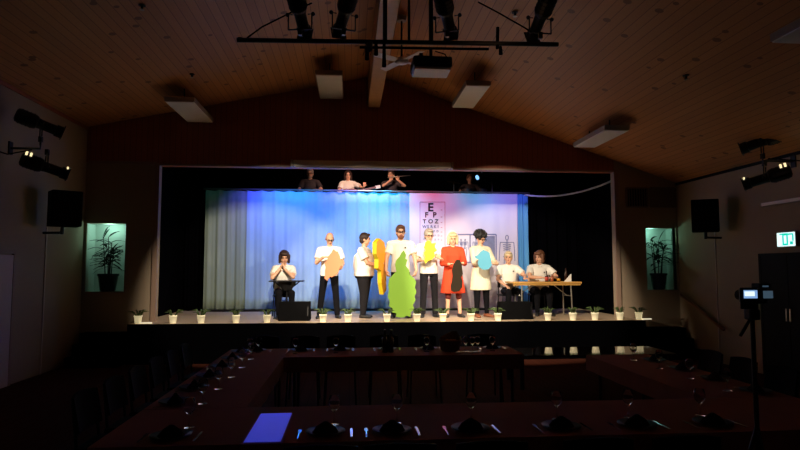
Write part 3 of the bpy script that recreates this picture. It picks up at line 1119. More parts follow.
def stage_chair(label, loc, rz=0):
    c = empty('chair', label, 'chair', loc, rz, 'chairs on the stage')
    MB().box((0, 0, .445), (.42, .42, .035)).build('seat', M['blackp'], c, bevel=.01)
    MB().box((0, .21, .74), (.40, .03, .28)).build('backrest', M['blackp'], c, bevel=.01)
    for sx in (-1, 1):
        MB().tube([(.18 * sx, -.19, .43), (.2 * sx, -.21, 0)], .012, 8).build('leg', M['blackm'], c)
        MB().tube([(.18 * sx, .20, .86), (.18 * sx, .2, .43), (.2 * sx, .23, 0)], .012, 8).build('leg', M['blackm'], c)
    return c


stage_chair('black chair under the person at the small black table', (r1[0], r1[1] + .03, SZ), R(12))
stage_chair('black chair under the blond person at the wooden table', (r8[0], r8[1] + .03, SZ))
stage_chair('black chair under the brown-haired person at the wooden table', (r9[0], r9[1] + .03, SZ), R(-6))

# small black table (top 269-303, y 281)
tc_ = atY(287, 281, 12.35)
t = empty('small_table', 'small black table with slanted pedestal struts at stage left end', 'table', (tc_.x, 12.35, SZ))
hz = tc_.z - SZ
MB().box((0, 0, hz), (.70, .42, .025)).build('tabletop', M['blackp'], t, bevel=.006)
for sx in (-1, 1):
    MB().tube([(.26 * sx, 0, hz - .01), (.08 * sx, 0, hz - .16), (.03 * sx, 0, hz - .2)], .014, 8).build('strut', M['blackm'], t)
    MB().tube([(.0, 0, .12), (.26 * sx, -.12, .01)], .014, 8).build('foot', M['blackm'], t)
    MB().tube([(.0, 0, .12), (.2 * sx, .18, .01)], .014, 8).build('foot', M['blackm'], t)
MB().tube([(0, 0, .1), (0, 0, hz - .01)], .022, 10).build('pole', M['blackm'], t)
MB().rings([ringsec((0, 0, hz - .20), V((1, 0, 0)), V((0, 1, 0)), .09, .06, 12), ringsec((0, 0, hz - .02), V((1, 0, 0)), V((0, 1, 0)), .2, .12, 12)]).build('bracket', M['blackm'], t)

# wooden folding table
A, B = atY(510, 281, 12.35), atY(578, 281, 12.35)
t = empty('folding_table', 'wooden folding table with grey steel legs on the stage', 'table', ((A.x + B.x) / 2, 12.45, SZ))
L = B.x - A.x
MB().box((0, 0, .735), (L, .62, .035)).build('tabletop', M['tabletop'], t, bevel=.004)
MB().box((0, -.27, .700), (L - .04, .03, .04)).build('apron', M['tabletop'], t)
for sx in (-1, 1):
    for sy in (-1, 1):
        MB().tube([((L / 2 - .22) * sx, .24 * sy, .71), ((L / 2 - .20) * sx, .26 * sy, .02)], .015, 8).build('leg', M['steel'], t)
    MB().tube([((L / 2 - .22) * sx, -.24, .45), ((L / 2 - .22) * sx, .24, .45)], .010, 8).build('crossbar', M['steel'], t)
    MB().tube([((L / 2 - .22) * sx, 0, .45), ((L / 2 - .55) * sx, 0, .71)], .010, 8).build('brace', M['steel'], t)


def on_table(px, z=SZ + .7535, y=12.3):
    return (atY(px, 278, y).x, y, z)


def bottle(name, label, loc, h, r, m, lab=None):
    t = empty(name, label, 'bottle', loc, 0, 'bottles on the wooden table')
    MB().lathe([(r * .9, 0), (r, .01), (r, h * .55), (r * .35, h * .75), (r * .3, h * .95), (r * .38, h * .96), (r * .38, h)], seg=14).build('glass_body', m, t, smooth=True)
    if lab:
        MB().lathe([(r * 1.03, h * .12), (r * 1.03, h * .45)], seg=14).build('paper_label', lab, t, smooth=True)
    return t


bottle('bottle', 'dark bottle with red label nearest the seated person', on_table(546.5), .23, .036, M['bottle'], M['redlabel'])
bottle('bottle', 'small reddish amber bottle beside the dark bottle', on_table(552), .16, .035, M['amber'])
bottle('bottle', 'short brown bottle with orange label behind the white card', on_table(558.5, y=12.42), .15, .035, M['bottle'], M['orange'])
bottle('bottle', 'tall dark bottle behind the white triangular card', on_table(566, y=12.5), .30, .035, M['bottle'])
p = on_table(568)
tag(MB().prism([(-.09, 0), (.07, 0), (.07, .17)], .03, Matrix.Translation(p)).build('table_card', M['white']), 'white triangular card standing on the wooden table', 'card')


def wedge(label, px0, px1, py0, py1, y):
    a, b_ = atY(px0, py1, y), atY(px1, py0, y)
    wd, hh = b_.x - a.x, b_.z - SZ - .003
    t = empty('floor_monitor', label, 'loudspeaker', ((a.x + b_.x) / 2, y + .2, SZ + .003), 0, 'floor monitors on the stage')
    bb = MB()
    prof = [(-.22, 0), (.2, 0), (.22, .1), (.1, hh), (-.12, hh)]
    vs = [(-wd / 2, yy, z) for yy, z in prof] + [(wd / 2, yy, z) for yy, z in prof]
    n = len(prof)
    bb.add(vs, [tuple(range(n)), tuple(range(n, 2 * n))] + [(i, (i + 1) % n, (i + 1) % n + n, i + n) for i in range(n)])
    bb.build('cabinet', M['speaker'], t, bevel=.015)
    MB().box((wd / 2 - .04, -.212 + .0, hh * .5), (.02, .02, hh * .5), (R(-18), 0, 0)).build('handle', M['blackp'], t)
    MB().add([(-wd / 2 + .04, .225, .11), (wd / 2 - .04, .225, .11), (wd / 2 - .04, .115, hh - .02), (-wd / 2 + .04, .115, hh - .02)], [(0, 1, 2, 3)]).build('grille', M['grille'], t)
    return t


wedge('black wedge floor monitor before the small black table', 278, 310, 302, 323, 11.75)
wedge('black wedge floor monitor before the wooden table', 501, 533, 302, 322, 11.72)

# pots along the lip
POTS = [138, 173, 201, 236, 267, 323, 348, 387, 417, 443, 471, 498, 548, 573, 595, 620, 639]
DESC = ['at the far left end of the stage edge', 'before the left wing', 'just below the left curtain end', 'between left curtain end and floor monitor', 'just left of the left floor monitor',
        'at the feet of the bald person', 'at the right of the bald person', 'left of the green board foot', 'right of the green board foot', 'left of the red dress', 'between red dress and cream coat',
        'just left of the right floor monitor', 'just right of the right floor monitor', 'below the right legs of the wooden table', 'just right of the wooden table', 'before the right proscenium post',
        'at the far right end of the stage edge']


def edge_pot(label, seed):
    rr = random.Random(seed)
    t = empty('potted_plant', label, 'plant', (0, 0, 0), 0, 'white potted plants along the stage edge')
    MB().lathe([(.054, 0), (.057, .005), (.070, .125), (.077, .125), (.077, .15), (.068, .15), (.066, .125)], seg=16).build('pot', M['pot'], t, smooth=True)
    lf = MB()
    for i in range(10):
        a = rr.uniform(0, 2 * PI)
        le, hh = rr.uniform(.10, .21), rr.uniform(.06, .13)
        d = V((math.cos(a), math.sin(a), 0))
        pts = [V((0, 0, .13)) + d * .03, V((0, 0, .16 + hh * .8)) + d * le * .5, V((0, 0, .16 + hh * .7)) + d * le]
        lf.tube(pts, [.012, .014, .003], 5)
    lf.build('leaves', M['leaf'], t, smooth=True)
    return t


protos = [edge_pot('x', s_) for s_ in (1, 2, 3)]
used = [False] * 3
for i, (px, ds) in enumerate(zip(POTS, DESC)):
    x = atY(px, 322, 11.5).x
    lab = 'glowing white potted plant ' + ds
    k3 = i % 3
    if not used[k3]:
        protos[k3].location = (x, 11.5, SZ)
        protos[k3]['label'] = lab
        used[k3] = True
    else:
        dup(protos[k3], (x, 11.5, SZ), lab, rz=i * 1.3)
for px, ds in ((146, 'left'), (647, 'right')):
    x = atY(px, 324, 11.46).x
    tag(MB().box((x, 11.47, SZ + .012), (.2, .05, .02), (0, 0, .1)).build('light_strip', M['strip']), 'small glowing strip lying beside the pot at the %s end of the stage' % ds, 'strip', 'light strips on the stage edge')

# ------------------------------------------------------------------ band on the upper platform
BZ = 3.16
pf = empty('band_platform', 'dark raised platform carrying the band behind the curtain', 'platform', (1.0, 15.9, SZ))
MB().box((0, 0, BZ - SZ - .05), (6.3, 2.4, .1)).build('deck', M['blackp'], pf)
for sx in (-3.0, 0, 3.0):
    for sy in (-1.1, 1.1):
        MB().box((sx, sy, (BZ - SZ - .1) / 2), (.08, .08, BZ - SZ - .1)).build('leg', M['blackm'], pf)


def band(px, y=15.5):
    return (atY(px, 180, y).x, y, BZ)


def stool(loc, label, h=.46):
    t = empty('stool', label, 'stool', loc, 0, 'stools on the band platform')
    MB().lathe([(.16, h - .04), (.17, h - .02), (.16, h)], seg=16).build('seat', M['blackp'], t)
    for k_ in range(3):
        a = 2 * PI * k_ / 3
        MB().tube([(0, 0, h - .03), (.2 * math.cos(a), .2 * math.sin(a), .0)], .012, 6).build('leg', M['blackm'], t)


SH = .36
for px, nm in ((310, 'bearded band member'), (348, 'long-haired band member'), (391, 'flute player'), (470, 'drummer')):
    q = band(px)
    stool(q, 'black stool under the ' + nm, SH)
q = band(310)
person('grey-bearded band member in dark shirt at the left of the platform', q, .98, 0, seated=True, seat_h=SH, hands=[(-.14, -.3, .66), (.18, -.3, .68)], hdir=[(1, -.2, 0), (-1, -.2, 0)], hpalm=[(0, .5, -.8), (0, .5, -.8)],
       head=(0, 10, 0), hair='short', hairm='hairgrey', topm='bandcloth', beard='hairgrey', glasses=True, group='band members')
q2 = band(348)
person('long-haired band member in pale top playing a guitar', q2, .93, 0, seated=True, seat_h=SH, female=True, hands=[(-.10, -.3, .66), (.42, -.30, .78)], hdir=[(1, -.2, -.3), (.2, -.2, 1)], hpalm=[(0, 1, 0), (0, 1, 0)],
       head=(4, 8, 0), hair='long', hairm='hairdark', topm='shirt', group='band members')
q3 = band(391)
person('band member with both hands raised playing a flute', q3, .97, R(-15), seated=True, seat_h=SH, hands=[(-.02, -.26, .96), (.16, -.26, .98)], elbows=[(-1, -.1, -.8), (1, -.1, -.8)], hdir=[(.3, .2, 1), (-.3, .2, 1)], hpalm=[(0, 1, 0), (0, 1, 0)],
       head=(-8, 0, 0), hair='short', hairm='hairdark', topm='bandcloth', group='band members')
q4 = band(470, 15.9)
person('dim drummer in dark shirt behind the drum kit', q4, .95, 0, seated=True, seat_h=SH, hands=[(-.22, -.34, .72), (.22, -.34, .74)], hdir=[(.3, -1, 0), (-.3, -1, 0)], hpalm=[(0, 0, -1), (0, 0, -1)],
       head=(0, 5, 0), hair='short', hairm='hairbrown', topm='bandcloth', group='band members')


def guitar(loc, label, rot):
    t = empty('guitar', label, 'guitar', loc)
    t.rotation_euler = rot
    ol = []
    for i in range(24):
        a = 2 * PI * i / 24
        r_ = .15 + .035 * math.cos(2 * a)
        ol.append((r_ * 1.25 * math.cos(a), r_ * math.sin(a) * (1.0 if math.cos(a) < 0 else .85)))
    MB().prism(ol, .07).build('guitar_body', M['guitar'], t, bevel=.01)
    MB().box((.45, -.02, 0), (.56, .02, .05)).build('neck', M['guitar'], t)
    MB().box((.78, -.01, .0), (.14, .02, .08)).build('headstock', M['white'], t)
    return t


guitar((q2[0] + .02, 15.12, BZ + .60), 'guitar held by the long-haired band member', (0, R(-12), 0))
guitar((q[0] + .02, 15.10, BZ + .54), 'guitar held by the grey-bearded band member', (0, R(-4), 0))
fl = MB().tube([(q3[0] - .12, 15.2, BZ + 1.03), (q3[0] + .50, 15.24, BZ + 1.10)], .010, 8)
tag(fl.build('flute', M['steel'], smooth=True), 'slim silver flute raised by a band member', 'flute')
dk = empty('drum_kit', 'dim drum kit with cymbals on the right of the platform', 'drum kit', (q4[0], 15.3, BZ))
MB().lathe([(.28, -.2), (.28, .2)], (0, .0, .30), 20, (0, 1, 0)).build('bass_drum', M['drum'], dk)
for x_, z_ in ((-.2, .66), (.2, .66)):
    MB().lathe([(.14, -.1), (.14, .1)], (x_, 0, z_), 16).build('tom_drum', M['drum'], dk)
    MB().tube([(x_ * .5, 0, .5), (x_, 0, .58)], .012, 6).build('tom_mount', M['steel'], dk)
for x_, z_ in ((-.55, .95), (.5, 1.0), (.75, .8)):
    MB().lathe([(.19, 0), (.03, .02), (.01, .03)], (x_, .1, z_), 20, (.15, -.25, 1)).build('cymbal', M['brass'], dk)
    MB().tube([(x_, .1, 0), (x_, .1, z_)], .010, 6).build('cymbal_stand', M['steel'], dk)
# par can with blue-white lens among the band
pc = atY(481, 176, 14.9)
t = empty('par_lamp', 'small spot lamp with blue-white glowing lens above the drums', 'stage light', pc)
MB().lathe([(.04, -.1), (.07, -.06), (.07, .12)], (0, 0, 0), 14, (-.8, -.35, -.35)).build('housing', M['blackm'], t)
MB().lathe([(.062, 0), (.062, .03), (.03, .05)], V((-.8, -.35, -.35)).normalized() * .11, 14, (-.8, -.35, -.35)).build('lens', M['bluegel'], t)
MB().tube([(0, 0, 0), (0, 0, 5.4 - pc.z)], .012, 6).build('hanger', M['blackm'], t)

# ------------------------------------------------------------------ projection screen case
a, c = atY(291, 163.5, 11.8), atY(453, 170, 11.8)
t = empty('projection_screen_case', 'long white rolled-up projection screen case above the stage opening', 'projection screen', ((a.x + c.x) / 2, 11.80, 3.92))
MB().box((0, 0, 0), (c.x - a.x - .1, .13, .13)).build('casing', M['white'], t, bevel=.02)
for sx in (-1, 1):
    MB().box(((c.x - a.x - .04) / 2 * sx, 0, 0), (.05, .14, .145)).build('end_cap', M['greyc'], t, bevel=.01)
MB().box((0, -.02, -.075), (c.x - a.x - .2, .03, .02)).build('bottom_bar', M['greyc'], t)

# ------------------------------------------------------------------ lighting bar
BY = 6.8
t = empty('lighting_bar', 'black horizontal lighting bar hung below the ridge', 'lighting bar', (.6, BY, 4.48))
MB().tube([(-1.943, 0, 0), (1.95, 0, .08)], .028, 12).build('bar', M['blackm'], t, smooth=True)
MB().tube([(-.5, .10, .0), (1.1, .10, .03)], .017, 8).build('cable_loom', M['black'], t)
for px in (385, 409, 431):
    x = atY(px, 20, BY).x - .6
    MB().tube([(x, 0, .03), (x, 0, min(ceilz(x + .6), 5.13 if abs(x + .12) < .14 else 9) - 4.48 - .002)], .028 if px != 409 else .016, 10).build('hanger', M['blackm'], t)
for px, l_ in ((367, .2), (376, .14), (384, .28), (500, .08)):
    x = atY(px, 45, BY).x - .6
    MB().tube([(x, -.02, .02), (x, -.03, -l_)], [.018, .026], 8).build('cable_connector', M['black'], t)
x = atY(497, 28, BY).x - .6
MB().tube([(x, 0, 0), (x + .01, 0, .27)], .02, 8).build('cable_stub', M['black'], t)
# cables above the bar
for pts_, ds in (([(247, 38), (262, 27), (290, 13), (312, 3)], 'left'), ([(478, 2), (497, 12), (525, 28), (540, 38)], 'right')):
    tag(MB().tube([atY(*q_, BY + .06) for q_ in pts_], .009, 6).build('cable', M['black']), 'thin black cable rising from the %s end of the lighting bar' % ds, 'cable', 'cables of the lighting bar')


def profile_spot(label, pivot, aim, lit=False, bar_z=None, side=0, wall=None, sc_=1.0, group='spotlights on the lighting bar'):
    t = empty('profile_spotlight', label, 'spotlight', pivot, 0, group)
    t.scale = (sc_,) * 3
    d = (V(aim) - V(pivot)).normalized()
    hs_ = MB().lathe([(.07, -.36), (.105, -.34), (.115, -.28), (.115, -.10), (.10, -.06), (.085, -.05)], (0, 0, 0), 16, d).build('lamp_housing', M['blackm'], t)
    for k_ in range(4):
        MB().lathe([(.122, -.30 + .055 * k_), (.122, -.285 + .055 * k_)], (0, 0, 0), 16, d).build('cooling_fin', M['blackm'], hs_)
    br_ = MB().lathe([(.085, -.05), (.078, .0), (.078, .20), (.095, .205), (.095, .30), (.088, .30), (.085, .24)], (0, 0, 0), 16, d).build('barrel', M['blackm'], t)
    q_ = d.to_track_quat('Z', 'Y').to_matrix()
    MB().box(d * .305, (.20, .20, .012), q_).build('gel_frame', M['blackm'], br_)
    hx = d.cross(V((0, 0, 1))).normalized()
    dn = V((0, 0, -1)) if wall is None else V((0, 0, 1))
    yk = MB()
    for k_ in (-1, 1):
        yk.tube([hx * .10 * k_, hx * .155 * k_, hx * .155 * k_ + dn * .20], .009, 6)
        yk.ell(hx * .17 * k_, (.028,) * 3, 8, 6)
    yk.tube([hx * -.155 + dn * .20, hx * .155 + dn * .20], .010, 6)
    yk.build('yoke', M['blackm'], t)
    MB().box(dn * .235, (.05, .05, .085)).build('clamp', M['blackm'], t)
    if lit:
        g_ = MB()
        for a_ in (-.9, -.45, 0, .45, .9):
            for zz in (-.31, -.25):
                ax = q_ @ V((math.cos(a_ + lit), math.sin(a_ + lit), 0)) * .122
                g_.box(ax + d * zz, (.028, .028, .03), q_)
        g_.build('vent_glow', M['leak'], hs_)
        r_ = MB()
        for k_ in range(5):
            a_ = lit - .6 + .3 * k_
            ax = q_ @ V((math.cos(a_), math.sin(a_), 0)) * .098
            r_.box(ax + d * .27, (.032, .032, .02), q_)
        r_.build('lens_glow', M['leak'], br_)
    return t


LB = ['leftmost spotlight standing on the lighting bar', 'second spotlight from the left on the lighting bar', 'third spotlight from the left, above the projector', 'rightmost spotlight tilted on the lighting bar']
for (p_, _), a_, lb in zip(BAR, BARAIM, LB):
    profile_spot(lb, p_, a_, sc_=.92)

# wall bars with spots
for sgn, ppx, aims, wl in ((-1, [(-4.78, 9.3, 4.02), (-4.70, 9.35, 3.36)], [(.8, 12.8, 1.9), (.6, 12.7, 1.55)], 'left'),
                           (1, [(6.50, 8.55, 3.80), (6.50, 8.52, 3.21)], [(2.0, 12.8, 2.0), (1.9, 12.7, 1.55)], 'right')):
    xw = LX if sgn < 0 else RX
    yb_ = ppx[0][1]
    t = empty('wall_light_bracket', 'black bracket arm on the %s wall carrying two spotlights' % wl, 'bracket', (xw - sgn * -.0, yb_, 3.6), 0, 'wall light brackets')
    zl = ppx[1][2] + .28 - 3.6
    zu = ppx[0][2] - .26 - 3.6
    xx = ppx[0][0] - xw
    MB().tube([(-sgn * .005, 0, zl), (xx, 0, zl), (xx, 0, zu)], .018, 8).build('arm', M['blackm'], t)
    MB().box((-sgn * .012, 0, zl), (.02, .1, .2)).build('wall_plate', M['blackm'], t)
    profile_spot('upper unlit spotlight on the %s wall bracket' % wl, ppx[0], aims[0], group='spotlights on the walls')
    profile_spot('lower glowing spotlight on the %s wall bracket' % wl, ppx[1], aims[1], lit=(PI * .5 if sgn < 0 else PI * .5), wall=1, group='spotlights on the walls')

# added pin spot under the bar; invented shutters crop its beam to the runner
L0 = V(PIN)
dd = (V((-0.52, 3.95, 0.75)) - L0).normalized()
t = empty('added_pin_spotlight', 'tiny added pin spotlight under the lighting bar, shuttered onto the runner', 'spotlight', PIN)
cs_ = [V((-.635, 3.62, .755)), V((-.405, 3.62, .755)), V((-.405, 4.34, .755)), V((-.635, 4.34, .755))]
inn = [(c_ - L0) * (.12 / (c_ - L0).dot(dd)) for c_ in cs_]
ctr = dd * .12
outr = [ctr + (q_ - ctr).normalized() * .05 for q_ in inn]
g_ = MB()
th_ = dd * .001
g_.add([q_ for q_ in inn] + outr + [q_ + th_ for q_ in inn] + [q_ + th_ for q_ in outr],
       [(i, (i + 1) % 4, (i + 1) % 4 + 4, i + 4) for i in range(4)] + [(i + 8, i + 12, (i + 1) % 4 + 12, (i + 1) % 4 + 8) for i in range(4)] +
       [(i, i + 8, (i + 1) % 4 + 8, (i + 1) % 4) for i in range(4)] + [(i + 4, (i + 1) % 4 + 4, (i + 1) % 4 + 12, i + 12) for i in range(4)])
g_.build('shutters', M['black'], t)
MB().lathe([(.035, -.14), (.04, -.13), (.04, -.012), (.001, -.01)], (0, 0, 0), 12, dd).build('housing', M['blackm'], t)
for k_ in (-1, 1):
    hx = dd.cross(V((0, 0, 1))).normalized() * .045 * k_
    MB().tube([hx + dd * -.05, hx + dd * .12], .004, 5).build('side_rail', M['blackm'], t)
MB().tube([dd * -.05 + V((0, 0, .03)), V((0, .13, .13))], .008, 6).build('clamp', M['blackm'], t)

# projector
pp = atY(431, 68, 6.8)
t = empty('projector', 'ceiling projector hanging below the lighting bar', 'projector', pp)
t.scale = (.87, .87, .87)
MB().box((0, 0, .03), (.54, .42, .15)).build('housing', M['blackp'], t, bevel=.03)
MB().box((0, 0, -.062), (.5, .38, .035)).build('base_panel', M['white'], t, bevel=.01)
MB().box((-.14, 0, .13), (.05, .05, .14)).build('bracket', M['blackm'], t)
MB().tube([(0, 0, .1), (0, 0, .26)], .025, 10).build('mount', M['blackm'], t)
MB().tube([(.05, -.1, .2), (.16, -.22, .12), (.24, -.22, -.02), (.1, -.215, -.03)], .008, 6).build('cable', M['black'], t)
MB().lathe([(.05, 0), (.05, .03)], (.12, .21, .0), 14, (0, 1, 0)).build('lens', M['glass'], t)

# ceiling fan
fc = V((.78, 8.75, 5.0))
t = empty('ceiling_fan', 'white ceiling fan hanging beside the ridge beam', 'ceiling fan', fc)
MB().tube([(0, 0, .02), (0, 0, ceilz(fc.x) - fc.z - .01)], .014, 8).build('rod', M['blackm'], t)
MB().lathe([(.07, -.08), (.08, 0)], (0, 0, ceilz(fc.x) - fc.z - .03), 14).build('canopy', M['greyc'], t)
MB().lathe([(.05, -.05), (.10, -.03), (.11, .03), (.04, .06)], seg=16).build('motor', M['fanwhite'], t, smooth=True)
for k_ in range(4):
    a_ = 2 * PI * k_ / 4 + .55
    m4 = Matrix.Rotation(a_, 4, 'Z')
    MB().box((.30, 0, 0), (.40, .11, .008), (R(12), 0, 0)).xf(m4).build('blade', M['fanwhite'], t)

# ceiling light panels


def panel(label, cx, cy, z, lx, ly):
    t = empty('ceiling_light', label, 'ceiling light', (cx, cy, z), 0, 'unlit ceiling light panels')
    MB().box((0, 0, .04), (lx, ly, .08)).build('casing', M['greyc'], t, bevel=.004)
    MB().box((0, 0, -.008), (lx - .03, ly - .03, .016)).build('diffuser', M['lightpanel'], t)
    for sy in (-1, 1):
        MB().tube([(0, ly * .3 * sy, .08), (0, ly * .3 * sy, ceilz(cx) - z - .002)], .012, 6).build('hanger', M['blackm'], t)


panel('unlit light panel on the ceiling left of the screen case, near the left wall', -3.03, 11.12, 4.75, .52, 1.46)
panel('unlit light panel on the ceiling just left of the ridge beam', -.40, 11.1, 5.3, .49, 1.5)
panel('unlit light panel on the ceiling right of the projector', 2.19, 10.35, 4.95, .44, 1.4)
panel('unlit light panel on the ceiling above the right vent grille', 4.62, 10.3, 4.2, .45, 1.45)
panel('unlit light panel at the right edge of the view high on the ceiling', 4.66, 4.95, 4.2, .44, 1.4)


def on_ceiling(px, py):
    d = ray(px, py)
    for s_, x_ in ((SL, -1), (SR, 1)):
        a_ = PKZ - s_ * PKX
        tt = (a_ - H) / (d.z - s_ * d.x)
        p_ = V((0, 0, H)) + d * tt
        if (p_.x < PKX) == (x_ < 0):
            return p_
    return p_


for px, py, ds in ((142, 5, 'leftmost small sprinkler head at the top of the ceiling'), (192, 74, 'small sprinkler head above the left light panel'), (240, 38, 'small sprinkler head left of the lighting bar'),
                   (515, 12, 'small sprinkler head between the two right bar spotlights'), (686, 75, 'small sprinkler head alone on the right ceiling slope')):
    p_ = on_ceiling(px, py)
    t = empty('sprinkler_head', ds, 'sprinkler', p_, 0, 'sprinkler heads on the ceiling')
    MB().lathe([(.045, -.012), (.045, -.002)], seg=12).build('flange', M['blackm'], t)
    MB().lathe([(.015, -.06), (.015, -.01)], seg=8).build('stem', M['blackm'], t)
    MB().lathe([(.03, -.066), (.03, -.06)], seg=10).build('deflector', M['steel'], t)

# ------------------------------------------------------------------ wall speakers, vents, sign, doors


def wall_speaker(label, loc, rz, xw, tilt=0):
    t = empty('wall_speaker', label, 'loudspeaker', loc, rz, 'wall loudspeakers')
    MB().box((0, 0, 0), (.46, .34, .60), (tilt, 0, 0)).build('cabinet', M['speaker'], t, bevel=.015)
    MB().box((0, -.175, 0), (.42, .01, .55), (tilt, 0, 0)).build('grille', M['grille'], t)
    MB().tube([(0, .1, -.28), (0, .14, -.42)], .03, 8).build('swivel_mount', M['blackm'], t)
    return t


s1 = atX(65, 209, LX + .40)
wall_speaker('black loudspeaker on bracket on the left wall', s1, R(38), LX)
tag(MB().tube([(s1.x - .10, s1.y + .08, s1.z - .40), (LX + .005, s1.y + .12, s1.z - .40)], .022, 8).build('speaker_arm', M['blackm']), 'black arm holding the left loudspeaker to the wall', 'bracket', 'loudspeaker wall arms')
s2 = atX(705, 216, RX - .40)
wall_speaker('black loudspeaker on bracket on the right wall', s2, R(-32), RX)
tag(MB().tube([(s2.x + .08, s2.y + .1, s2.z - .40), (RX - .005, s2.y + .14, s2.z - .40)], .022, 8).build('speaker_arm', M['blackm']), 'black arm holding the right loudspeaker to the wall', 'bracket', 'loudspeaker wall arms')
# conduits on the walls
c1 = atX(45, 258, LX)
struct(MB().box((LX + .008, c1.y, 1.25), (.016, .03, 2.5)).build('trim_7', M['panel']))
c2 = atX(716, 260, RX)
struct(MB().box((RX - .006, c2.y, 1.3), (.012, .02, 2.4)).build('trim_8', M['panel']))
# left wall door
d1 = atX(13, 258, LX)
t = tag(empty('door_1', None, None, (LX, d1.y - .5, 0)), kind='structure')
MB().box((.02, 0, 1.0), (.03, .92, 2.0)).build('door_leaf', M['panel'], t, bevel=.004)
MB().box((.015, .49, 1.03), (.05, .06, 2.06)).build('door_frame', M['trim'], t)
MB().box((.015, -.49, 1.03), (.05, .06, 2.06)).build('door_frame', M['trim'], t)
MB().box((.015, 0, 2.05), (.05, 1.04, .06)).build('door_frame', M['trim'], t)
MB().tube([(.03, -.38, 1.02), (.08, -.38, 1.02), (.08, -.27, 1.02)], .010, 8).build('door_handle', M['chrome'], t)
# right wall dark double door
t = tag(empty('door_2', None, None, (RX, 8.75, 0)), kind='structure')
for sy in (-1, 1):
    MB().box((-.025, .3 * sy, 1.0), (.04, .59, 2.0)).build('door_leaf', M['door'], t)
MB().box((-.02, 0, 2.02), (.06, 1.3, .05)).build('door_frame', M['door'], t)
for sy in (-1, 1):
    MB().box((-.02, .625 * sy, 1.0), (.06, .05, 2.0)).build('door_frame', M['door'], t)
    MB().box((-.055, .04 * sy, 1.05), (.03, .03, .2)).build('door_handle', M['steel'], t)
# exit sign
ex = (atX(778, 233, RX - .06) + atX(795, 246, RX - .06)) / 2
t = empty('exit_sign', 'glowing green and white emergency exit sign over the right door', 'sign', ex)
MB().box((.02, 0, 0), (.05, .40, .24)).build('sign_box', M['greyc'], t)
MB().box((-.008, 0, 0), (.006, .38, .22)).build('sign_face', M['exitwhite'], t)
gq = MB()
for (y_, z_, dy, dz) in ((.055, 0, .03, .19), (-.035, 0, .03, .19), (.01, .08, .12, .035), (.01, -.08, .12, .03), (-.10, .08, .12, .025), (-.155, .02, .03, .10), (-.12, -.06, .06, .05), (.10, .085, .06, .02)):
    gq.box((-.013, y_, z_), (.004, dy, dz))
gq.build('exit_pictogram', M['exitgreen'], t)
# wall lamp strip at the right
A = atX(762, 206, RX - .06)
t = empty('wall_strip_lamp', 'unlit white strip lamp on the right wall above the exit sign', 'wall lamp', (RX - .05, A.y - .65, A.z + .02))
MB().box((0, 0, 0), (.09, 1.3, .06)).build('casing', M['greyc'], t, bevel=.01)
MB().box((-.05, 0, -.005), (.02, 1.2, .05)).build('diffuser', M['lightpanel'], t)
# cable on the left wall to the lamp
tag(MB().tube([V((LX + .02, 8.4, 3.52)), V((LX + .2, 8.9, 3.47)), V((-4.85, 9.2, 3.60))], .010, 6).build('cable', M['black'], smooth=True), 'black cable running along the left wall to the spotlights', 'cable')
tag(MB().tube([V((RX - .02, 7.7, 3.5)), V((RX - .15, 8.2, 3.43)), V((6.55, 8.5, 3.52))], .010, 6).build('cable', M['black'], smooth=True), 'black cable running along the right wall to the spotlights', 'cable')

# vent grilles on the back wall right
for a_, b_ in (((626, 188), (647, 207)), ((650, 188), (675, 207))):
    p_, q_ = atY(*a_, 11.89), atY(*b_, 11.89)
    lab = 'left dark louvred vent grille on the back wall' if a_[0] == 626 else 'right louvred vent grille on the back wall next to the corner'
    t = empty('vent_grille', lab, 'vent', ((p_.x + q_.x) / 2, 11.875, (p_.z + q_.z) / 2), 0, 'vent grilles above the right niche')
    wd, hh = q_.x - p_.x, p_.z - q_.z
    MB().box((0, .01, 0), (wd, .02, hh)).build('backing', M['door'] if a_[0] == 626 else M['vent'], t)
    fr_ = MB()
    fr_.box((0, 0, hh / 2), (wd, .04, .03)).box((0, 0, -hh / 2), (wd, .04, .03)).box((wd / 2, 0, 0), (.03, .04, hh)).box((-wd / 2, 0, 0), (.03, .04, hh))
    fr_.build('frame', M['vent'], t)
    sl_ = MB()
    n_ = int(wd / .055)
    for i in range(1, n_):
        sl_.box((-wd / 2 + wd * i / n_, -.005, 0), (.012, .02, hh - .02))
    sl_.build('louvres', M['vent'], t)

# ------------------------------------------------------------------ niche plants


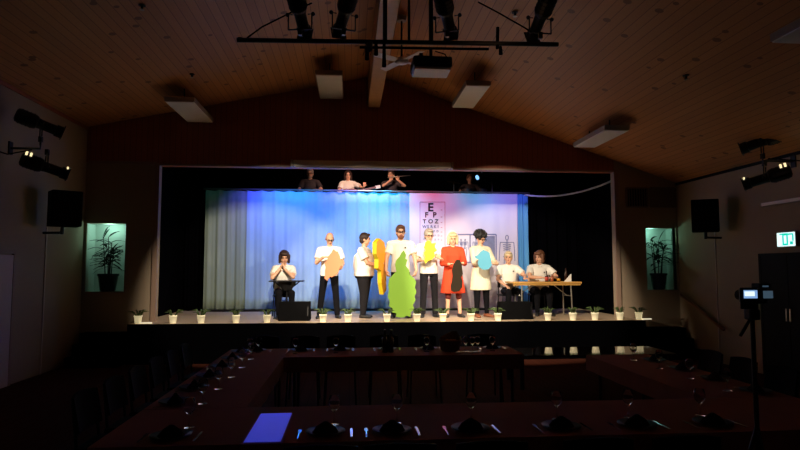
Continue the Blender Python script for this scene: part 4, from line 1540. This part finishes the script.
def niche_plant(label, loc, h, n, seed, pot_w=.2):
    rr = random.Random(seed)
    t = empty('potted_plant', label, 'plant', loc, 0, 'potted plants in the wall niches')
    MB().lathe([(pot_w * .62, 0), (pot_w * .75, .02), (pot_w * .98, .30), (pot_w * 1.06, .31), (pot_w * 1.06, .35), (pot_w * .95, .35), (pot_w * .93, .30)], seg=20).build('pot', M['potdark'], t, smooth=True)
    MB().lathe([(pot_w * .9, .28), (pot_w * .9, .31)], seg=16).build('soil', M['blackp'], t)
    st = MB()
    lf = MB()
    for i in range(n):
        bx, by = rr.uniform(-.08, .08), rr.uniform(-.06, .06)
        top = V((bx * 2.2, by * 1.5 - .02, h * rr.uniform(.65, .9)))
        st.tube([(bx, by, .28), V((bx * 1.5, by, h * .5)), top], [.011, .009, .006], 6)
        for j in range(12):
            f_ = .35 + .65 * j / 11
            p_ = V((bx, by, .28)).lerp(top, f_)
            a_ = rr.uniform(0, 2 * PI)
            L_ = rr.uniform(.26, .42) * (1.0 if f_ < .9 else .9)
            d_ = V((math.cos(a_), math.sin(a_) * .55 - .55, rr.uniform(-.1, .55 + .5 * f_)))
            if d_.y > .25:
                d_.y *= -.5
            d_.normalize()
            sd = d_.cross(V((0, 0, 1))).normalized()
            pts = []
            for k_, wd in ((0, .006), (.3, .026), (.65, .028), (1, .003)):
                c_ = p_ + d_ * L_ * k_ + V((0, 0, -.12 * k_ * k_))
                c_.y = min(c_.y, .15)
                if c_.y > -.14:
                    c_.x = max(-.30, min(.30, c_.x))
                elif loc[0] > 0:
                    c_.x = min(.36, c_.x)
                else:
                    c_.x = max(-.42, c_.x)
                c_.z = min(c_.z, h * 1.06)
                pts.append((c_, wd))
            vs = []
            for c_, wd in pts:
                vs += [c_ - sd * wd, c_ + sd * wd + V((0, 0, .003)), c_ + V((0, 0, .008))]
            fs = []
            for k_ in range(3):
                a0 = 3 * k_
                fs += [(a0, a0 + 3, a0 + 5, a0 + 2), (a0 + 2, a0 + 5, a0 + 4, a0 + 1), (a0, a0 + 1, a0 + 4, a0 + 3)]
            lf.add(vs, fs)
    st.build('stems', M['nicheleaf'], t, smooth=True)
    lf.build('leaves', M['nicheleaf'], t)
    return t


niche_plant('dark potted plant with long narrow leaves in the left wall niche', (-4.79, 12.04, 1.337), 1.22, 6, 11, .19)
niche_plant('dark potted plant with broad drooping leaves in the right wall niche', (6.64, 12.04, 1.337), 1.25, 5, 5, .17)

# ------------------------------------------------------------------ hall steps and rails


def steps(label, x0, x1, yf, n=3):
    b_ = MB()
    for i in range(n):
        h_ = SZ * (n - i) / (n + 1)
        ya = 11.36 - .28 * i if False else YB - .02 - .28 * (i + 1)
        b_.box(((x0 + x1) / 2, ya + .14, h_ / 2), (x1 - x0, .28, h_))
    return tag(b_.build('stage_steps', M['black']), label, 'steps', 'steps up to the stage')


steps('black wooden steps at the left end of the stage', -5.1, -4.2, 11.4, 3)
steps('dark wooden steps at the right end of the stage', 6.05, 6.95, 11.4, 3)
A, B = atX(681, 295, RX - .09), atX(724, 330, RX - .09)
t = empty('handrail', 'sloping wooden handrail on the right wall above the steps', 'handrail', (0, 0, 0))
MB().tube([A, B], .028, 8).build('rail', M['rail'], t, smooth=True)
for k_ in (.15, .85):
    p_ = A.lerp(B, k_)
    MB().tube([p_, V((RX - .002, p_.y, p_.z - .05))], .010, 6).build('bracket', M['blackm'], t)

# ------------------------------------------------------------------ banquet tables
TZ = .75
TX0, TX1i = -1.52, -.77
TABLES = [('far', -.77, 2.12, 7.02, 7.77, 'cloth'), ('left', TX0, TX1i - .004, 4.55, 7.77, 'cloth'), ('near', TX0, 3.62, 3.62, 4.54, 'cloth'), ('right', 2.854, 3.62, 4.55, 6.88, 'cloth')]


def banquet(nm, x0, x1, y0, y1, kind):
    lab = {'far': 'long banquet table parallel to the stage, nearest to it', 'left': 'long banquet table along the left side of the table square', 'near': 'long banquet table nearest the camera',
           'right': 'long banquet table along the right side of the table square'}[nm]
    cx, cy = (x0 + x1) / 2, (y0 + y1) / 2
    t = empty('banquet_table', lab, 'table', (cx, cy, 0), 0, 'banquet tables')
    wx, wy = x1 - x0, y1 - y0
    MB().box((0, 0, TZ - .022), (wx - .01, wy - .01, .03)).build('tabletop', M['lacquer'], t, bevel=.004)
    for sx in (-1, 1):
        for sy in (-1, 1):
            MB().tube([((wx / 2 - .12) * sx, (wy / 2 - .1) * sy, TZ - .03), ((wx / 2 - .12) * sx, (wy / 2 - .1) * sy, 0)], .018, 8).build('leg', M['blackm'], t)
    if kind == 'cloth':
        b_ = MB()
        b_.box(((x0 + x1) / 2, cy, TZ - .002), (x1 - x0, wy, .006))
        hem = .17

        def skirt(p_, q_, nrm):
            n_ = max(4, int((V(q_) - V(p_)).length / .12))
            vs = []
            for i in range(n_ + 1):
                c_ = V(p_).lerp(V(q_), i / n_)
                wv = .008 + .007 * math.sin(i * 1.7)
                vs += [(c_.x + nrm[0] * .003, c_.y + nrm[1] * .003, TZ + .001), (c_.x + nrm[0] * wv, c_.y + nrm[1] * wv, TZ - hem), (c_.x - nrm[0] * .002, c_.y - nrm[1] * .002, TZ - hem), (c_.x - nrm[0] * .002, c_.y - nrm[1] * .002, TZ + .001)]
            fs = []
            for i in range(n_):
                a0 = 4 * i
                fs += [(a0, a0 + 4, a0 + 5, a0 + 1), (a0 + 1, a0 + 5, a0 + 6, a0 + 2), (a0 + 2, a0 + 6, a0 + 7, a0 + 3), (a0 + 3, a0 + 7, a0 + 4, a0)]
            fs += [(0, 1, 2, 3), (4 * n_, 4 * n_ + 3, 4 * n_ + 2, 4 * n_ + 1)]
            b_.add(vs, fs)
        if nm == 'right':
            skirt((x0, y0, 0), (x0, y1, 0), (-1, 0))
        elif nm != 'left':
            skirt((x0, y0, 0), (x1, y0, 0), (0, -1))
        if nm == 'far':
            skirt((x1, y0, 0), (x1, y1, 0), (1, 0))
        skirt((x0, y1, 0), (x1, y1, 0), (0, 1)) if nm == 'far' else None
        if nm == 'near':
            skirt((x0, y0, 0), (x0, y1, 0), (-1, 0))
            skirt((TX1i, y1, 0), (2.85, y1, 0), (0, 1))
        if nm == 'left':
            skirt((x0, y0, 0), (x0, y1, 0), (-1, 0))
            skirt((x1, y0, 0), (x1, 7.0, 0), (1, 0))
        c_ = b_.build('tablecloth', M['cloth'])
        tag(c_, {'far': 'reddish brown tablecloth on the table nearest the stage', 'left': 'reddish brown tablecloth on the left table', 'near': 'reddish brown tablecloth on the table nearest the camera', 'right': 'reddish brown tablecloth on the right table'}[nm], 'tablecloth', 'reddish brown tablecloths')


for q_ in TABLES:
    banquet(*q_)
TT = TZ + .0015
t = empty('low_table', 'low glossy dark table added between the table square and stage to mirror the pots', 'table', (3.72, 8.98, 0))  # guessed table, added to carry the pots' reflected glints
MB().box((0, 0, .485), (2.5, .85, .03)).build('tabletop', M['gloss'], t, bevel=.004)
for sx in (-1, 1):
    for sy in (-1, 1):
        MB().box((1.15 * sx, .38 * sy, .235), (.05, .05, .47)).build('leg', M['blackm'], t)
# pale blue runner
rc = [(-.60, 3.60), (-.42, 3.60), (-.42, 4.30), (-.60, 4.30)]
tag(MB().box((-.52, 3.98, TT + .003), (.22, .70, .004)).build('table_runner', M['runner']), 'pale blue strip of paper lit blue on the nearest table', 'runner')


# table settings
def plate0():
    t = empty('plate', 'x', 'plate', (0, 0, 0))
    MB().lathe([(.07, 0), (.075, .004), (.125, .016), (.127, .019), (.072, .008)], seg=24).build('dish', M['plate'], t, smooth=True)
    return t


def napkin0():
    t = empty('napkin', 'x', 'napkin', (0, 0, 0))
    b_ = MB()
    n_ = 16
    ring0 = [V((.085 * math.cos(2 * PI * k_ / n_), .06 * math.sin(2 * PI * k_ / n_), 0)) for k_ in range(n_)]
    ring1 = [V((.055 * math.cos(2 * PI * k_ / n_) + .006 * math.cos(4 * k_), .03 * math.sin(2 * PI * k_ / n_), .035)) for k_ in range(n_)]
    ring2 = [V((.012 * math.cos(2 * PI * k_ / n_), .008 * math.sin(2 * PI * k_ / n_), .065)) for k_ in range(n_)]
    b_.rings([ring0, ring1, ring2]).build('fold', M['napkin'], t)
    return t


def glass0():
    t = empty('wine_glass', 'x', 'glass', (0, 0, 0))
    MB().lathe([(.034, 0), (.034, .003), (.006, .008), (.005, .08), (.02, .095), (.036, .12), (.038, .15), (.031, .185), (.0295, .185), (.036, .15), (.034, .122), (.018, .099), (.001, .092)], seg=20).build('bowl_and_stem', M['glass'], t, smooth=True)
    return t


def fork0():
    t = empty('fork', 'x', 'fork', (0, 0, 0))
    b_ = MB().box((0, -.03, .004), (.008, .13, .003)).box((0, .045, .005), (.022, .02, .003))
    for k_ in range(4):
        b_.box((-.009 + .006 * k_, .075, .006), (.003, .045, .0025))
    b_.build('handle_and_tines', M['chrome'], t)
    return t


def knife0():
    t = empty('knife', 'x', 'knife', (0, 0, 0))
    MB().box((0, -.05, .005), (.014, .09, .006)).build('handle', M['chrome'], t, bevel=.002)
    MB().prism([(-.008, 0), (.008, 0), (.008, .10), (.002, .12), (-.008, .11)], .002, Matrix.Translation((0, -.005, .004)) @ Matrix.Rotation(-PI / 2, 4, 'X')).build('blade', M['chrome'], t)
    return t


PROTO = {'plate': plate0(), 'napkin': napkin0(), 'wine glass': glass0(), 'fork': fork0(), 'knife': knife0()}
USEDP = set()


def place(kind, loc, rz, label, group):
    p_ = PROTO[kind]
    if kind not in USEDP:
        USEDP.add(kind)
        p_.location = loc
        p_.rotation_euler = (0, 0, rz)
        p_['label'] = label
        p_['group'] = group
        return p_
    return dup(p_, loc, label, rz, group)


def setting(x, y, rz, who, tb):
    m2 = Matrix.Rotation(rz, 3, 'Z')

    def q_(a_, c_):
        v_ = m2 @ V((a_, c_, 0))
        return (x + v_.x, y + v_.y, TT + .0005)
    place('plate', q_(0, 0), rz, 'dark plate at the %s' % who, 'plates on the ' + tb)
    z = list(q_(0, 0))
    z[2] += .0095
    place('napkin', z, rz, 'dark folded napkin on the plate at the %s' % who, 'napkins on the ' + tb)
    place('fork', q_(-.165, -.02), rz, 'fork left of the plate at the %s' % who, 'forks on the ' + tb)
    place('knife', q_(.165, -.02), rz, 'knife right of the plate at the %s' % who, 'knives on the ' + tb)
    place('wine glass', q_(.05, .22), rz, 'wine glass behind the plate at the %s' % who, 'wine glasses on the ' + tb)


nearx = [atZ(px, 436, .75).x for px in (240, 325, 393, 475, 572, 655, 740)]
for i, x in enumerate(nearx):
    setting(x if i else -1.1, 3.80, 0, '%s place from left, nearest table' % ORD[i], 'nearest table')
farx = [atY(px, 350, 7.4).x for px in (255, 300, 340, 388, 430, 495)]
for i, x in enumerate(farx):
    setting(x, 7.55, PI, '%s place from left, stageside table' % ORD[i], 'table nearest the stage')
for i, y in enumerate((4.75, 5.3, 5.85, 6.4, 6.95, 7.5)):
    setting(TX0 + .17, y, -PI / 2, '%s place from camera, left table' % ORD[i], 'left table')
    i < 4 and setting(3.62 - .17, y, PI / 2, '%s place from camera, right table' % ORD[i], 'right table')

# basket, glasses and candle bottles on the far table
bp = atY(450, 347, 7.35)
t = empty('bread_basket', 'brown wicker basket with raised side on the far table', 'basket', (bp.x, 7.35, TT + .001))
MB().lathe([(.09, 0), (.12, .02), (.135, .13), (.145, .15), (.13, .15), (.115, .03), (.001, .02)], seg=20).build('basket_body', M['wicker'], t, smooth=True)
MB().rings([[V((.12 * math.cos(a_), .0 + .02 * math.sin(a_), z_)) for a_ in [2 * PI * k_ / 12 for k_ in range(12)]] if z_ < .2 else [V((.06 + .03 * math.cos(a_), .01 * math.sin(a_), z_)) for a_ in [2 * PI * k_ / 12 for k_ in range(12)]]
            for z_ in (.12, .18, .25)]).build('cloth_lining', M['wicker'], t)
for k_ in range(3):
    MB().ell((-.04 + .045 * k_, -.03, .13), (.035, .03, .022), 10, 8).build('bread_roll', M['tabletop'], t, smooth=True)
for i, px in enumerate((459, 466, 472, 478)):
    p_ = atY(px, 347, 7.3)
    place('wine glass', (p_.x, 7.28 + .04 * (i % 2), TT + .001), 0, '%s wine glass right of the wicker basket' % ORD[i], 'wine glasses beside the basket')
for px, ds in ((385, 'left'), (391, 'right')):
    p_ = atY(px, 347, 7.3)
    t = empty('bottle', '%s tall slim green bottle on the far table' % ds, 'bottle', (p_.x, 7.3, TT + .001), 0, 'tall slim bottles on the far table')
    MB().lathe([(.032, 0), (.035, .01), (.035, .15), (.013, .2), (.012, .26), (.015, .265), (.015, .28)], seg=14).build('glass_body', M['bottle'], t, smooth=True)


# banquet chairs
def hall_chair():
    t = empty('banquet_chair', 'x', 'chair', (0, 0, 0))
    MB().box((0, 0, .455), (.43, .43, .045)).build('seat', M['chair'], t, bevel=.015)
    n_ = 8
    vs = []
    for i in range(n_ + 1):
        a_ = -1 + 2 * i / n_
        for z_, yy in ((.58, .20), (.86 - .02 * a_ * a_, .25)):
            vs += [(a_ * .20, yy - .03 * a_ * a_, z_), (a_ * .20, yy + .02 - .03 * a_ * a_, z_)]
    fs = []
    for i in range(n_):
        a0 = 4 * i
        fs += [(a0, a0 + 4, a0 + 6, a0 + 2), (a0 + 1, a0 + 3, a0 + 7, a0 + 5), (a0, a0 + 1, a0 + 5, a0 + 4), (a0 + 2, a0 + 6, a0 + 7, a0 + 3)]
    fs += [(0, 2, 3, 1), (4 * n_, 4 * n_ + 1, 4 * n_ + 3, 4 * n_ + 2)]
    MB().add(vs, fs).build('backrest', M['chair'], t)
    for sx in (-1, 1):
        MB().tube([(.19 * sx, -.18, .435), (.21 * sx, -.2, 0)], .012, 8).build('leg', M['blackm'], t)
        MB().tube([(.19 * sx, .23, .80), (.19 * sx, .19, .435), (.21 * sx, .22, 0)], .012, 8).build('leg', M['blackm'], t)
    return t


hc = hall_chair()
first = True


def put_chair(x, y, rz, label, group):
    global first
    if first:
        hc.location = (x, y, 0)
        hc.rotation_euler = (0, 0, rz)
        hc['label'] = label
        hc['group'] = group
        first = False
    else:
        dup(hc, (x, y, 0), label, rz, group)


for i, x in enumerate(farx):
    put_chair(x, 8.02, 0, 'dark banquet chair at the %s place from the left of the table nearest the stage' % ORD[i], 'chairs at the table nearest the stage')
for i, x in enumerate(nearx):
    i < 6 and put_chair(x if i else -1.1, 3.45, PI, 'dark banquet chair at the %s place from the left of the nearest table' % ORD[i], 'chairs at the nearest table')
for i, y in enumerate((4.75, 5.3, 5.85, 6.4, 6.95, 7.5)):
    put_chair(TX0 - .28, y, PI / 2, 'dark banquet chair at the %s place from the camera along the left table' % ORD[i], 'chairs at the left table')
    i < 4 and put_chair(3.62 + .28, y, -PI / 2, 'dark banquet chair at the %s place from the camera along the right table' % ORD[i], 'chairs at the right table')

# ------------------------------------------------------------------ video camera on tripod
cp = atY(751, 293, 3.0)
t = empty('tripod', 'black tripod standing at the right carrying a video camera', 'tripod', (cp.x, 3.0, 0))
hz = cp.z - .075
MB().tube([(0, 0, .75), (0, 0, hz - .06)], .012, 10).build('centre_column', M['blackm'], t)
MB().box((0, 0, hz - .04), (.06, .06, .06)).build('pan_head', M['blackm'], t, bevel=.01)
MB().tube([(0, 0, hz - .05), (-.14, -.1, hz - .14)], .009, 6).build('pan_handle', M['blackm'], t)
for k_ in range(3):
    a_ = 2 * PI * k_ / 3 + .5
    MB().tube([(0, 0, .95), (.27 * math.cos(a_), .27 * math.sin(a_), .01)], [.012, .009], 8).build('leg', M['blackm'], t)
t = empty('video_camera', 'black video camera with glowing flip-out screen on the tripod', 'camera', (cp.x, 3.0, hz), 0)
t.scale = (.66, .66, .66)
MB().box((.03, .02, .09), (.10, .22, .12)).build('camera_body', M['blackp'], t, bevel=.012)
MB().lathe([(.04, 0), (.045, .06)], (.03, .13, .09), 14, (0, 1, 0)).build('lens_barrel', M['blackm'], t)
MB().box((-.085, -.09, .075), (.15, .012, .17)).build('screen_frame', M['blackp'], t, bevel=.004)
scr = MB().box((-.075, -.098, .108), (.115, .004, .065)).build('flip_screen', M['lcd'], t)
MB().box((-.085, -.101, .112), (.085, .003, .038)).build('screen_picture', M['lcdw'], scr)
MB().box((.075, -.098, .105), (.08, .006, .06)).build('rear_panel', M['lcddim'], t)
MB().box((.045, -.06, .175), (.10, .10, .04)).build('viewfinder', M['blackp'], t, bevel=.008)
MB().box((.045, -.112, .172), (.05, .004, .012)).build('viewfinder_glow', M['lcddim'], t)
